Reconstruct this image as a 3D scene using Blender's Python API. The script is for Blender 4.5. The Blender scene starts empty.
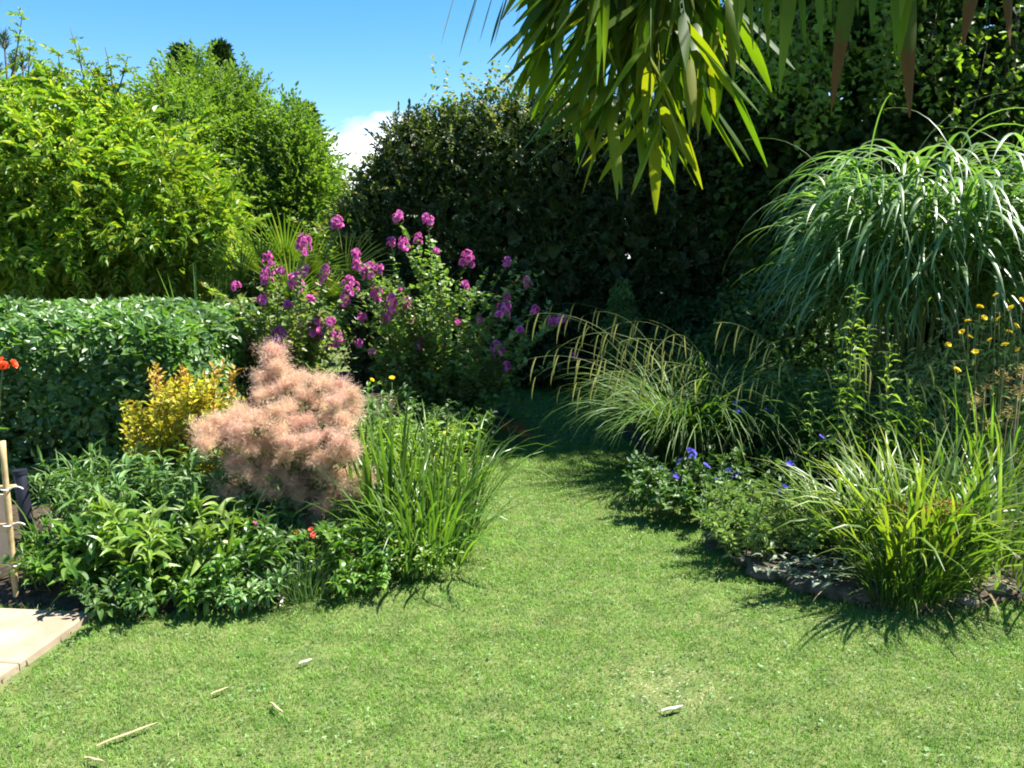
import bpy, math, random
import numpy as np
rng = np.random.default_rng(11)
random.seed(5)
C = bpy.context.scene
COL = C.collection
R = math.radians
PI = math.pi

# ------------------------------------------------------------------ camera
FPX, HOR = 852.0, 250.0
PITCH = math.atan((384 - HOR) / FPX)
CAMZ = 1.6
cd = bpy.data.cameras.new('camera'); cam = bpy.data.objects.new('camera', cd); COL.objects.link(cam)
cd.lens = FPX / 1024 * 36; cd.sensor_width = 36; cd.clip_end = 500; cd.clip_start = 0.05
cam.location = (0, 0, CAMZ); cam.rotation_euler = (PI / 2 - PITCH, 0, 0)
C.camera = cam

def ray(px, py):
    a, b, c = px - 512, 384 - py, FPX
    return np.array([a, c * math.cos(PITCH) + b * math.sin(PITCH), -c * math.sin(PITCH) + b * math.cos(PITCH)])
def at(px, py, Y):
    r = ray(px, py); return np.array([0, 0, CAMZ]) + r * (Y / r[1])
def G(px, py, z=0.0):
    r = ray(px, py); return np.array([0, 0, CAMZ]) + r * ((z - CAMZ) / r[2])

# ------------------------------------------------------------------ mesh helpers
def nrm(a): return a / np.maximum(np.linalg.norm(a, axis=-1, keepdims=True), 1e-9)
def basis(d, n):
    y = nrm(d); x = nrm(np.cross(y, n)); z = np.cross(x, y)
    return np.stack([x, y, z], -1)
def U(a, b, n=None): return rng.uniform(a, b, n)
def rdir(n): return nrm(rng.normal(size=(n, 3)))

class MB:
    def __init__(s): s.v = []; s.f = {}; s.n = 0; s.t = []
    def add(s, v, fs, t=None):
        v = np.asarray(v, float).reshape(-1, 3)
        for k, f in fs.items():
            s.f.setdefault(k, []).append(np.asarray(f, np.int64).reshape(-1, k) + s.n)
        s.v.append(v); s.n += len(v)
        s.t.append(np.zeros(len(v)) if t is None else np.asarray(t, float).ravel())
    def inst(s, tpl, Rm, sc, p):
        tv, tfs = tpl
        N = len(p); V = len(tv)
        if N == 0: return
        sc = np.asarray(sc, float)
        if sc.ndim == 0: sc = np.full(N, float(sc))
        if sc.ndim == 1: sc = np.repeat(sc[:, None], 3, 1)
        v = np.einsum('nij,nvj->nvi', Rm, tv[None] * sc[:, None, :]) + p[:, None, :]
        off = (np.arange(N) * V)
        s.add(v.reshape(-1, 3), {k: (f[None] + off[:, None, None]).reshape(-1, k) for k, f in tfs.items()})
    def tpl(s):
        return np.concatenate(s.v), {k: np.concatenate(f) for k, f in s.f.items()}
    def mesh(s, name, mat, smooth=False, tattr=False):
        me = bpy.data.meshes.new(name)
        v = np.concatenate(s.v) if s.v else np.zeros((0, 3))
        me.vertices.add(len(v)); me.vertices.foreach_set('co', v.astype(np.float32).ravel())
        loops, starts, pos = [], [], 0
        for k, fl in sorted(s.f.items()):
            f = np.concatenate(fl)
            loops.append(f.ravel()); starts.append(pos + np.arange(len(f)) * k); pos += f.size
        loops = np.concatenate(loops); starts = np.concatenate(starts)
        me.loops.add(len(loops)); me.loops.foreach_set('vertex_index', loops.astype(np.int32))
        me.polygons.add(len(starts)); me.polygons.foreach_set('loop_start', starts.astype(np.int32))
        me.polygons.foreach_set('use_smooth', np.full(len(starts), bool(smooth)))
        if tattr:
            a = me.attributes.new('along', 'FLOAT', 'POINT'); a.data.foreach_set('value', np.concatenate(s.t).astype(np.float32))
        me.update(calc_edges=True); me.validate()
        if mat: me.materials.append(mat)
        return me
    def build(s, name, mat, parent=None, smooth=False, tattr=False, origin=None):
        if origin is None:
            origin = np.zeros(3)
            if parent is not None: origin = np.array(parent.location)
        if s.v and np.any(origin): s.v = [v - origin for v in s.v]
        o = bpy.data.objects.new(name, s.mesh(name, mat, smooth, tattr)); COL.objects.link(o)
        if parent is not None: o.parent = parent
        else: o.location = origin
        return o

def part(name, mesh, parent, loc, rot=(0, 0, 0), sc=1.0):
    o = bpy.data.objects.new(name, mesh); COL.objects.link(o); o.parent = parent
    o.location = np.asarray(loc) - np.array(parent.location); o.rotation_euler = rot
    o.scale = (sc,) * 3 if np.isscalar(sc) else sc
    return o
def thing(name, loc, label, cat, group=None):
    o = bpy.data.objects.new(name, None); COL.objects.link(o); o.location = tuple(float(q) for q in loc)
    o.empty_display_size = .1
    return tag(o, label, cat, group)
def tag(o, label, cat, group=None, kind=None):
    o['label'] = label; o['category'] = cat
    if group: o['group'] = group
    if kind: o['kind'] = kind
    return o

def leaf_quad(fold=.22, curl=.12, a=.3, b=.66, wb=.76):
    v = np.array([[0, 0, 0], [-.5, a, fold * .5], [-.5 * wb, b, fold * .5 * wb - curl * .3], [0, 1, -curl], [.5 * wb, b, fold * .5 * wb - curl * .3], [.5, a, fold * .5]])
    return v, {4: np.array([[0, 3, 2, 1], [0, 5, 4, 3]])}
LEAF = leaf_quad()
LEAFN = leaf_quad(.3, .22, .3, .62, .8)
def leaf_fine(n=5, fold=.18, curl=.25, peak=.4, wave=0.0):
    v, f = [], []
    for i in range(n + 1):
        t = i / n
        w = (math.sin(PI * t ** (math.log(.5) / math.log(peak)))) ** .8 * .5 if 0 < t < 1 else .015
        z = .10 * math.sin(PI * t) - curl * t * t
        wv = wave * math.sin(i * 2.3)
        v += [[-w, t, z + fold * w + wv], [0, t, z], [w, t, z + fold * w - wv]]
    for i in range(n):
        a = i * 3
        f += [[a, a + 1, a + 4, a + 3], [a + 1, a + 2, a + 5, a + 4]]
    return np.array(v, float), {4: np.array(f)}
LEAFF = leaf_fine()
LEAFL = leaf_fine(5, .25, .35, .35, .02)
def leaf_lobed():      # ivy/mallow like outline, fan of quads
    pts = [(0, 0), (-.42, -.02), (-.5, .38), (-.26, .45), (-.3, .72), (0, 1), (.3, .72), (.26, .45), (.5, .38), (.42, -.02)]
    v = [[0, .4, -.05]] + [[x, y, .12 * abs(x) * 2 - .08 * y] for x, y in pts]
    f = [[0, 1 + i, 1 + (i + 1) % 10] for i in range(10)]
    return np.array(v, float), {3: np.array(f)}
LOBED = leaf_lobed()

def ribbons(mb, base, phi, L, W, th0, th1, seg=6, p=1.2, fold=0.0, twist=0.0, prof='grass', wind=0.0):
    base = np.asarray(base, float); N = len(base)
    def b(x): return np.broadcast_to(np.asarray(x, float), (N,))
    phi, L, W, th0, th1, twist, p = b(phi), b(L), b(W), b(th0), b(th1), b(twist), b(p)
    t = np.linspace(0, 1, seg + 1)
    th = th0[:, None] + (th1 - th0)[:, None] * (t[None] ** p[:, None])
    ph = phi[:, None] + wind * t[None] * rng.normal(size=(N, 1))
    d = np.stack([np.sin(th) * np.cos(ph), np.sin(th) * np.sin(ph), np.cos(th)], -1)
    ds = (L / seg)[:, None, None] * (d[:, :-1] + d[:, 1:]) * .5
    pos = np.concatenate([base[:, None], base[:, None] + np.cumsum(ds, 1)], 1)
    side = np.stack([-np.sin(ph), np.cos(ph), 0 * ph], -1)
    nn = np.cross(d, side)
    tw = twist[:, None] * t[None]
    side = side * np.cos(tw)[..., None] + nn * np.sin(tw)[..., None]
    if prof == 'grass': w = np.minimum(1, .55 + t * 1.6) * np.clip((1 - t) * 1.7, 0.03, 1) ** .8
    elif prof == 'sword': w = np.clip((1 - t) * 2.6, 0.03, 1) ** .7 * (.7 + .3 * np.minimum(1, t * 3))
    elif prof == 'lance': w = np.clip(np.sin(PI * np.clip(t, 0, 1) ** .62), .03, 1) ** .75
    else: w = np.ones_like(t)
    hw = (W[:, None] * w[None] * .5)[..., None]
    if fold:
        nn2 = np.cross(d, side)
        V = np.stack([pos - side * hw + nn2 * hw * fold * -1, pos, pos + side * hw + nn2 * hw * fold * -1], 2); m = 3
    else:
        V = np.stack([pos - side * hw, pos + side * hw], 2); m = 2
    K = (seg + 1) * m
    f = []
    for i in range(seg):
        for j in range(m - 1):
            a = i * m + j; f.append([a, a + 1, a + m + 1, a + m])
    f = np.array(f)
    tt = np.broadcast_to(t[None, :, None], (N, seg + 1, m))
    mb.add(V.reshape(-1, 3), {4: (f[None] + (np.arange(N) * K)[:, None, None]).reshape(-1, 4)}, tt.reshape(-1))
    return pos, d

def tubes(mb, paths, rad, sides=5):
    paths = np.asarray(paths, float)
    if paths.ndim == 2: paths = paths[None]
    N, K, _ = paths.shape
    rad = np.broadcast_to(np.asarray(rad, float), (N, K))
    tan = nrm(np.gradient(paths, axis=1))
    ref = np.where(np.abs(tan[..., 2:3]) > .9, np.array([1., 0, 0]), np.array([0, 0, 1.]))
    ref = np.broadcast_to(ref[:, :1], tan.shape)
    x = nrm(np.cross(tan, ref)); y = np.cross(tan, x)
    a = np.arange(sides) / sides * 2 * PI
    V = paths[:, :, None] + (x[:, :, None] * np.cos(a)[None, None, :, None] + y[:, :, None] * np.sin(a)[None, None, :, None]) * rad[..., None, None]
    f = []
    for i in range(K - 1):
        for j in range(sides):
            j2 = (j + 1) % sides
            f.append([i * sides + j, i * sides + j2, (i + 1) * sides + j2, (i + 1) * sides + j])
    f = np.array(f); M = K * sides
    fs = {4: (f[None] + (np.arange(N) * M)[:, None, None]).reshape(-1, 4)}
    cap = np.array([list(range(sides))[::-1], [(K - 1) * sides + j for j in range(sides)]])
    mb.add(V.reshape(-1, 3), fs)
    if sides > 3:
        n0 = mb.n - len(V.reshape(-1, 3))
        mb.f.setdefault(sides, []).append(((cap[None] + (np.arange(N) * M)[:, None, None]).reshape(-1, sides)) + n0)

def bez(p0, p1, p2, K):
    p0, p1, p2 = [np.asarray(q, float) for q in (p0, p1, p2)]
    t = np.linspace(0, 1, K)
    t = t.reshape((1,) * (p0.ndim - 1) + (K, 1))
    return (1 - t) ** 2 * p0[..., None, :] + 2 * t * (1 - t) * p1[..., None, :] + t * t * p2[..., None, :]

def box(mb, c, sx, sy, sz, rz=0, bev=0.0):
    bm_v = np.array([[x, y, z] for z in (-.5, .5) for y in (-.5, .5) for x in (-.5, .5)]) * [sx, sy, sz]
    ca, sa = math.cos(rz), math.sin(rz)
    v = bm_v @ np.array([[ca, sa, 0], [-sa, ca, 0], [0, 0, 1]]) + np.asarray(c)
    mb.add(v, {4: [[0, 2, 3, 1], [4, 5, 7, 6], [0, 1, 5, 4], [2, 6, 7, 3], [0, 4, 6, 2], [1, 3, 7, 5]]})

# ------------------------------------------------------------------ materials
def _nt(name):
    m = bpy.data.materials.new(name); m.use_nodes = True
    nt = m.node_tree; nt.nodes.clear()
    out = nt.nodes.new('ShaderNodeOutputMaterial'); return m, nt, out
def ramp(nt, cols, pos=None):
    r = nt.nodes.new('ShaderNodeValToRGB'); e = r.color_ramp.elements
    n = len(cols); pos = pos or [i / max(1, n - 1) for i in range(n)]
    while len(e) < n: e.new(.5)
    for i in range(n):
        e[i].position = pos[i]; e[i].color = (*cols[i], 1)
    return r
def leaf_mat(name, cols, rough=.45, spec=.5, tr=.35, trc=(1.5, 1.6, .5), noise=3.0, nv=.35, pos=None, tip=None):
    m, nt, out = _nt(name); N, L = nt.nodes.new, nt.links.new
    g = N('ShaderNodeNewGeometry'); rp = ramp(nt, cols, pos); L(g.outputs['Random Per Island'], rp.inputs[0])
    tc = N('ShaderNodeTexCoord'); ns = N('ShaderNodeTexNoise'); ns.inputs['Scale'].default_value = noise; ns.inputs['Detail'].default_value = 2
    L(tc.outputs['Object'], ns.inputs['Vector'])
    mr = N('ShaderNodeMapRange'); mr.inputs['From Min'].default_value = .3; mr.inputs['From Max'].default_value = .7
    mr.inputs['To Min'].default_value = 1 - nv; mr.inputs['To Max'].default_value = 1 + nv
    L(ns.outputs['Fac'], mr.inputs['Value'])
    hs = N('ShaderNodeHueSaturation'); L(rp.outputs[0], hs.inputs['Color']); L(mr.outputs[0], hs.inputs['Value'])
    col = hs.outputs['Color']
    if tip:
        at_ = N('ShaderNodeAttribute'); at_.attribute_name = 'along'
        n2 = N('ShaderNodeTexNoise'); n2.inputs['Scale'].default_value = 40; L(tc.outputs['Object'], n2.inputs['Vector'])
        ad = N('ShaderNodeMath'); ad.operation = 'MULTIPLY_ADD'; ad.inputs[1].default_value = .3; L(n2.outputs['Fac'], ad.inputs[0]); L(at_.outputs['Fac'], ad.inputs[2])
        m2 = N('ShaderNodeMapRange'); m2.inputs['From Min'].default_value = tip[1] + .12; m2.inputs['From Max'].default_value = tip[1] + .2
        L(ad.outputs[0], m2.inputs['Value'])
        mx = N('ShaderNodeMix'); mx.data_type = 'RGBA'; L(m2.outputs[0], mx.inputs['Factor']); L(col, mx.inputs['A']); mx.inputs['B'].default_value = (*tip[0], 1)
        col = mx.outputs['Result']
    pb = N('ShaderNodeBsdfPrincipled'); L(col, pb.inputs['Base Color'])
    pb.inputs['Roughness'].default_value = rough; pb.inputs['Specular IOR Level'].default_value = spec
    if tr > 0:
        vm = N('ShaderNodeVectorMath'); vm.operation = 'MULTIPLY'; L(col, vm.inputs[0]); vm.inputs[1].default_value = trc
        tb = N('ShaderNodeBsdfTranslucent'); L(vm.outputs[0], tb.inputs['Color'])
        ms = N('ShaderNodeMixShader'); ms.inputs[0].default_value = tr
        L(pb.outputs[0], ms.inputs[1]); L(tb.outputs[0], ms.inputs[2]); L(ms.outputs[0], out.inputs[0])
    else: L(pb.outputs[0], out.inputs[0])
    return m
def solid_mat(name, c1, c2, scale=12, rough=.8, bump=0.0, spec=.3, detail=6, stretch=(1, 1, 1)):
    m, nt, out = _nt(name); N, L = nt.nodes.new, nt.links.new
    tc = N('ShaderNodeTexCoord'); mp = N('ShaderNodeMapping'); mp.inputs['Scale'].default_value = stretch
    L(tc.outputs['Object'], mp.inputs[0])
    ns = N('ShaderNodeTexNoise'); ns.inputs['Scale'].default_value = scale; ns.inputs['Detail'].default_value = detail
    L(mp.outputs[0], ns.inputs['Vector'])
    rp = ramp(nt, [c1, c2], [.35, .65]); L(ns.outputs['Fac'], rp.inputs[0])
    pb = N('ShaderNodeBsdfPrincipled'); L(rp.outputs[0], pb.inputs['Base Color']); pb.inputs['Roughness'].default_value = rough
    pb.inputs['Specular IOR Level'].default_value = spec
    if bump:
        n2 = N('ShaderNodeTexNoise'); n2.inputs['Scale'].default_value = scale * 3; n2.inputs['Detail'].default_value = 6; L(mp.outputs[0], n2.inputs['Vector'])
        bp = N('ShaderNodeBump'); bp.inputs['Strength'].default_value = bump; bp.inputs['Distance'].default_value = .02
        L(n2.outputs['Fac'], bp.inputs['Height']); L(bp.outputs[0], pb.inputs['Normal'])
    L(pb.outputs[0], out.inputs[0]); return m

M = {}
M['bark'] = solid_mat('bark', (.05, .035, .022), (.14, .1, .065), 14, .9, .6, stretch=(1, 1, .25))
M['stem'] = solid_mat('green stem', (.05, .09, .02), (.1, .13, .035), 20, .6)
M['redstem'] = solid_mat('reddish stem', (.1, .05, .03), (.12, .1, .04), 20, .6)
M['cane'] = solid_mat('straw cane', (.3, .22, .1), (.42, .32, .17), 25, .6)
M['soil'] = solid_mat('soil', (.02, .014, .009), (.07, .05, .032), 18, .95, .8)
M['stone'] = solid_mat('edging stone', (.035, .035, .022), (.13, .115, .09), 12, .95, 1.0)
M['slab'] = solid_mat('sandstone slab', (.24, .185, .125), (.36, .285, .2), 6, .85, .15)
M['pipe'] = solid_mat('black plastic', (.012, .013, .02), (.02, .022, .032), 8, .4)
M['tie'] = solid_mat('white plastic tie', (.7, .7, .68), (.78, .78, .76), 8, .5)
M['straw'] = solid_mat('dry straw', (.3, .22, .12), (.44, .35, .2), 30, .8)
M['pale'] = solid_mat('bleached bamboo sheath', (.42, .38, .3), (.56, .52, .44), 30, .8)
M['board'] = solid_mat('weathered board', (.42, .31, .24), (.55, .42, .33), 10, .8, .3, stretch=(1, 1, .2))

M['laurel'] = leaf_mat('laurel leaf', [(.05, .115, .032), (.085, .175, .045), (.125, .22, .05), (.19, .3, .05)], .4, .6, .38, pos=[0, .5, .9, 1])
M['yleaf'] = leaf_mat('yellow green leaf', [(.08, .18, .016), (.135, .255, .024), (.2, .31, .032), (.28, .33, .05)], .42, .4, .42, (1.7, 1.6, .5), 1.2, .3)
M['yleaf2'] = leaf_mat('mid green leaf', [(.07, .145, .022), (.12, .205, .03), (.18, .26, .045)], .5, .35, .38, noise=1, nv=.3)
M['cypress'] = leaf_mat('cypress spray', [(.025, .06, .016), (.045, .09, .02)], .6, .3, .15, noise=1.5)
M['pine'] = leaf_mat('pine needle', [(.05, .09, .06), (.09, .13, .09)], .55, .3, .15)
M['beech'] = leaf_mat('beech leaf', [(.02, .042, .01), (.032, .06, .012), (.05, .075, .018), (.08, .075, .03)], .5, .3, .2, noise=1.2, pos=[0, .55, .85, 1])  # darkened so the shaded hedge face stays near black
M['young'] = leaf_mat('sunlit young beech leaf', [(.07, .13, .02), (.12, .19, .03), (.18, .21, .06), (.26, .22, .13)], .5, .4, .4, noise=2)  # new growth, with sunlight on the hedge top put into its paler colour
M['dark'] = leaf_mat('dark tree leaf', [(.02, .048, .012), (.035, .075, .016), (.065, .12, .022)], .5, .3, .4, noise=1.0)
M['sunlit_leaf'] = leaf_mat('sunlit tree leaf', [(.1, .18, .02), (.16, .25, .03)], .45, .4, .5)  # paler copy of the dark tree leaf, sunlight put into the colour
M['mallow'] = leaf_mat('mallow leaf', [(.09, .17, .04), (.135, .23, .055), (.2, .29, .085)], .42, .5, .42, noise=4)
M['mallowy'] = leaf_mat('yellowing mallow leaf', [(.08, .145, .03), (.13, .2, .045), (.18, .24, .06), (.2, .13, .07)], .45, .45, .4, noise=4, pos=[0, .5, .9, 1])
M['mauve'] = leaf_mat('magenta petal', [(.55, .08, .34), (.66, .16, .46), (.74, .3, .57)], .6, .2, .35, (1.1, 1, 1.1), 20, .2)
M['plume'] = leaf_mat('smoke plume', [(.68, .49, .37), (.74, .55, .42), (.72, .58, .4)], .8, .1, .5, (1.1, 1, .9), 5, .14)
M['plumep'] = leaf_mat('pinker smoke plume', [(.68, .46, .36), (.73, .52, .42), (.7, .54, .41)], .8, .1, .5, (1.1, 1, .95), 5, .14)
M['cotinus'] = leaf_mat('cotinus leaf', [(.05, .1, .025), (.1, .17, .03), (.16, .2, .05)], .45, .4, .35, noise=5)
M['gold'] = leaf_mat('golden leaf', [(.36, .26, .02), (.42, .36, .03), (.5, .46, .05), (.2, .28, .03)], .5, .35, .42, (1.2, 1.25, .5), 4, .25)
M['copper'] = leaf_mat('coppery young leaf', [(.32, .17, .05), (.42, .27, .05), (.46, .38, .05)], .5, .35, .35, (1.2, 1.1, .5), 4, .2)
M['broad'] = leaf_mat('broad leaf', [(.045, .12, .015), (.085, .185, .023), (.15, .27, .035)], .38, .5, .45, noise=4)
M['narrowg'] = leaf_mat('blue green leaf', [(.065, .14, .035), (.11, .21, .06), (.16, .26, .085)], .45, .4, .3, noise=4)
M['iris'] = leaf_mat('sword leaf', [(.055, .125, .022), (.09, .175, .03), (.14, .23, .04)], .32, .5, .42, noise=3)
M['dianthus'] = leaf_mat('grey green needle leaf', [(.05, .1, .04), (.09, .15, .07)], .5, .3, .25, noise=5)
M['misc'] = leaf_mat('silver grass leaf', [(.065, .15, .035), (.1, .2, .055), (.17, .26, .11)], .42, .85, .4, noise=2, nv=.25)
M['sedge'] = leaf_mat('sedge leaf', [(.035, .085, .014), (.06, .125, .02), (.1, .165, .028)], .48, .3, .35, noise=3)
M['catkin'] = leaf_mat('straw catkin', [(.24, .25, .06), (.34, .33, .09), (.4, .35, .12)], .7, .2, .25, noise=5)
M['culm'] = leaf_mat('sedge culm', [(.1, .16, .03), (.16, .21, .05)], .5, .4, .2, noise=5)
M['lily'] = leaf_mat('lime strap leaf', [(.07, .15, .018), (.13, .22, .022), (.22, .29, .035), (.09, .17, .04)], .42, .6, .45, (1.35, 1.35, .45), 3, .25, tip=((.26, .22, .08), .97))
M['lilyd'] = leaf_mat('green strap leaf', [(.055, .12, .022), (.095, .175, .034), (.14, .21, .06)], .42, .7, .42, noise=3, tip=((.26, .22, .1), .94))
M['dead'] = leaf_mat('dry strap leaf', [(.25, .18, .08), (.4, .33, .2)], .6, .3, .3, (1, 1, 1), 8)
M['gera'] = leaf_mat('geranium leaf', [(.03, .08, .015), (.055, .12, .02), (.09, .165, .03)], .5, .4, .3, noise=5)
M['blue'] = leaf_mat('violet blue petal', [(.07, .07, .5), (.12, .11, .62), (.17, .13, .6)], .55, .2, .35, (1, 1, 1.1), 20, .1)
M['spire'] = leaf_mat('pale lance leaf', [(.11, .2, .03), (.17, .27, .045), (.23, .32, .07)], .42, .45, .4, noise=5)
M['silver'] = leaf_mat('silver leaf', [(.13, .17, .11), (.2, .24, .16), (.25, .28, .21)], .65, .25, .2, (1, 1, .9), 8)
M['feather'] = leaf_mat('feathery grey green leaf', [(.11, .19, .06), (.18, .27, .09), (.27, .34, .16)], .55, .3, .3, noise=5)
M['yellow'] = leaf_mat('yellow petal', [(.75, .52, .02), (.8, .64, .04)], .55, .2, .3, (1, 1, .6), 20, .1)
M['white'] = leaf_mat('white petal', [(.7, .7, .66), (.8, .8, .76)], .55, .2, .3, (1, 1, 1), 20, .1)
M['magenta'] = leaf_mat('cerise petal', [(.65, .03, .3), (.75, .06, .4)], .55, .2, .3, (1, 1, 1), 20, .1)
M['coral'] = leaf_mat('coral petal', [(.8, .12, .07), (.85, .2, .14)], .55, .2, .3, (1, 1, 1), 20, .1)
M['scarlet'] = leaf_mat('scarlet petal', [(.8, .08, .02), (.9, .13, .03)], .5, .3, .3, (1, 1, .6), 20, .1)
M['pinkp'] = leaf_mat('pale pink petal', [(.75, .42, .48), (.8, .5, .54)], .55, .2, .3, (1, 1, 1), 20, .1)
M['bronze'] = leaf_mat('bronze seed head', [(.32, .1, .03), (.42, .17, .06)], .7, .2, .2, (1, 1, .8), 20, .2)
M['tan'] = leaf_mat('tan seed head', [(.3, .22, .08), (.42, .32, .13)], .8, .2, .2, (1, 1, .8), 20, .2)
M['bamboo'] = leaf_mat('bamboo leaf', [(.04, .09, .01), (.07, .13, .013), (.11, .165, .016), (.18, .19, .02)], .5, .25, .52, (1.5, 1.6, .25), 6, .2, tip=((.05, .025, .01), 1.02))
M['bambood'] = leaf_mat('bamboo leaf with brown tip', [(.05, .085, .01), (.08, .115, .013)], .5, .25, .45, (1.3, 1.3, .25), 6, .2, tip=((.11, .055, .018), .62))
M['palm'] = leaf_mat('palm leaf', [(.07, .14, .02), (.13, .2, .03), (.2, .24, .06)], .35, .55, .35, noise=3)

# grass
def grass_mat():
    m, nt, out = _nt('lawn grass'); N, L = nt.nodes.new, nt.links.new
    g = N('ShaderNodeNewGeometry'); rp = ramp(nt, [(.08, .19, .02), (.12, .25, .03), (.17, .29, .05), (.28, .3, .12)], [0, .45, .9, 1]); L(g.outputs['Random Per Island'], rp.inputs[0])
    tc = N('ShaderNodeTexCoord')
    n1 = N('ShaderNodeTexNoise'); n1.inputs['Scale'].default_value = 1.1; n1.inputs['Detail'].default_value = 5; n1.inputs['Roughness'].default_value = .65; L(tc.outputs['Object'], n1.inputs['Vector'])
    m1 = N('ShaderNodeMapRange'); m1.inputs['From Min'].default_value = .52; m1.inputs['From Max'].default_value = .78; m1.inputs['To Max'].default_value = .55; L(n1.outputs['Fac'], m1.inputs['Value'])
    mx = N('ShaderNodeMix'); mx.data_type = 'RGBA'; L(m1.outputs[0], mx.inputs['Factor']); L(rp.outputs[0], mx.inputs['A']); mx.inputs['B'].default_value = (.26, .29, .1, 1)
    n2 = N('ShaderNodeTexNoise'); n2.inputs['Scale'].default_value = 7; n2.inputs['Detail'].default_value = 3; L(tc.outputs['Object'], n2.inputs['Vector'])
    m2 = N('ShaderNodeMapRange'); m2.inputs['From Min'].default_value = .3; m2.inputs['From Max'].default_value = .7; m2.inputs['To Min'].default_value = .72; m2.inputs['To Max'].default_value = 1.28; L(n2.outputs['Fac'], m2.inputs['Value'])
    hs = N('ShaderNodeHueSaturation'); L(mx.outputs['Result'], hs.inputs['Color']); L(m2.outputs[0], hs.inputs['Value'])
    pb = N('ShaderNodeBsdfPrincipled'); L(hs.outputs[0], pb.inputs['Base Color']); pb.inputs['Roughness'].default_value = .5; pb.inputs['Specular IOR Level'].default_value = .35
    vm = N('ShaderNodeVectorMath'); vm.operation = 'MULTIPLY'; L(hs.outputs[0], vm.inputs[0]); vm.inputs[1].default_value = (1.4, 1.5, .5)
    tb = N('ShaderNodeBsdfTranslucent'); L(vm.outputs[0], tb.inputs['Color'])
    ms = N('ShaderNodeMixShader'); ms.inputs[0].default_value = .35; L(pb.outputs[0], ms.inputs[1]); L(tb.outputs[0], ms.inputs[2]); L(ms.outputs[0], out.inputs[0])
    return m
M['grass'] = grass_mat()
M['ground'] = solid_mat('turf ground', (.055, .085, .02), (.12, .14, .045), 9, .95, .5)
M['bare'] = solid_mat('bare earth', (.25, .2, .12), (.36, .3, .2), 14, .95, .5)

# ------------------------------------------------------------------ polygons of the beds (ground metres)
def poly(pix): return np.array([G(x, y)[:2] for x, y in pix])
LB = np.vstack([poly([(-90, 600), (20, 609), (60, 612), (92, 618), (150, 617), (205, 613), (260, 607), (330, 596), (385, 580), (430, 560), (456, 535), (464, 505), (466, 478), (478, 455), (492, 435), (520, 420)]), [[-.2, 8.6], [-.6, 11], [-9, 11], [-9, 3.9]]])
RB = np.vstack([poly([(1060, 596), (990, 606), (930, 614), (870, 609), (810, 592), (765, 574), (735, 552), (722, 530), (700, 512), (680, 500), (655, 480), (640, 455), (622, 432), (604, 412)]), [[1.0, 11], [9, 11], [9, 4.1]]])
def sdist(P, poly_):
    A = poly_; B = np.roll(poly_, -1, 0); d = np.full(len(P), 1e9); ins = np.zeros(len(P), bool)
    for a, b in zip(A, B):
        e = b - a; w = P - a
        t = np.clip((w @ e) / (e @ e), 0, 1)
        d = np.minimum(d, np.linalg.norm(w - t[:, None] * e, axis=1))
        c = (a[1] > P[:, 1]) != (b[1] > P[:, 1])
        xi = (b[0] - a[0]) * (P[:, 1] - a[1]) / (b[1] - a[1] + 1e-12) + a[0]
        ins ^= c & (P[:, 0] < xi)
    return np.where(ins, -d, d)

# ------------------------------------------------------------------ ground
mb = MB(); s = 150
mb.add([[-s, -s, 0], [s, -s, 0], [s, s, 0], [-s, s, 0]], {4: [[0, 1, 2, 3]]})
o = mb.build('ground', M['ground']); o['kind'] = 'structure'
def bed(P, h, name):
    mb = MB(); st = .06
    x0, y0 = P.min(0) - .1; x1, y1 = P.max(0) + .1
    xs = np.arange(x0, x1, st); ys = np.arange(y0, y1, st)
    X, Y = np.meshgrid(xs, ys); q = np.stack([X.ravel(), Y.ravel()], 1)
    d = -sdist(q, P); z = np.clip(d / .25, -1, 1)
    z = np.where(z > 0, z ** .6 * h, z * .06) + np.where(d > .05, rng.normal(size=len(d)) * .008, 0)
    nx, ny = len(xs), len(ys); i = np.arange(nx * ny).reshape(ny, nx)
    f = np.stack([i[:-1, :-1], i[:-1, 1:], i[1:, 1:], i[1:, :-1]], -1).reshape(-1, 4)
    keep = (d[f] > -.12).any(1)
    mb.add(np.stack([q[:, 0], q[:, 1], z], 1), {4: f[keep]})
    o = mb.build(name, M['soil'], smooth=True); o['kind'] = 'structure'
bed(LB, .06, 'bed_soil'); bed(RB, .11, 'bed_soil')

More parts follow.
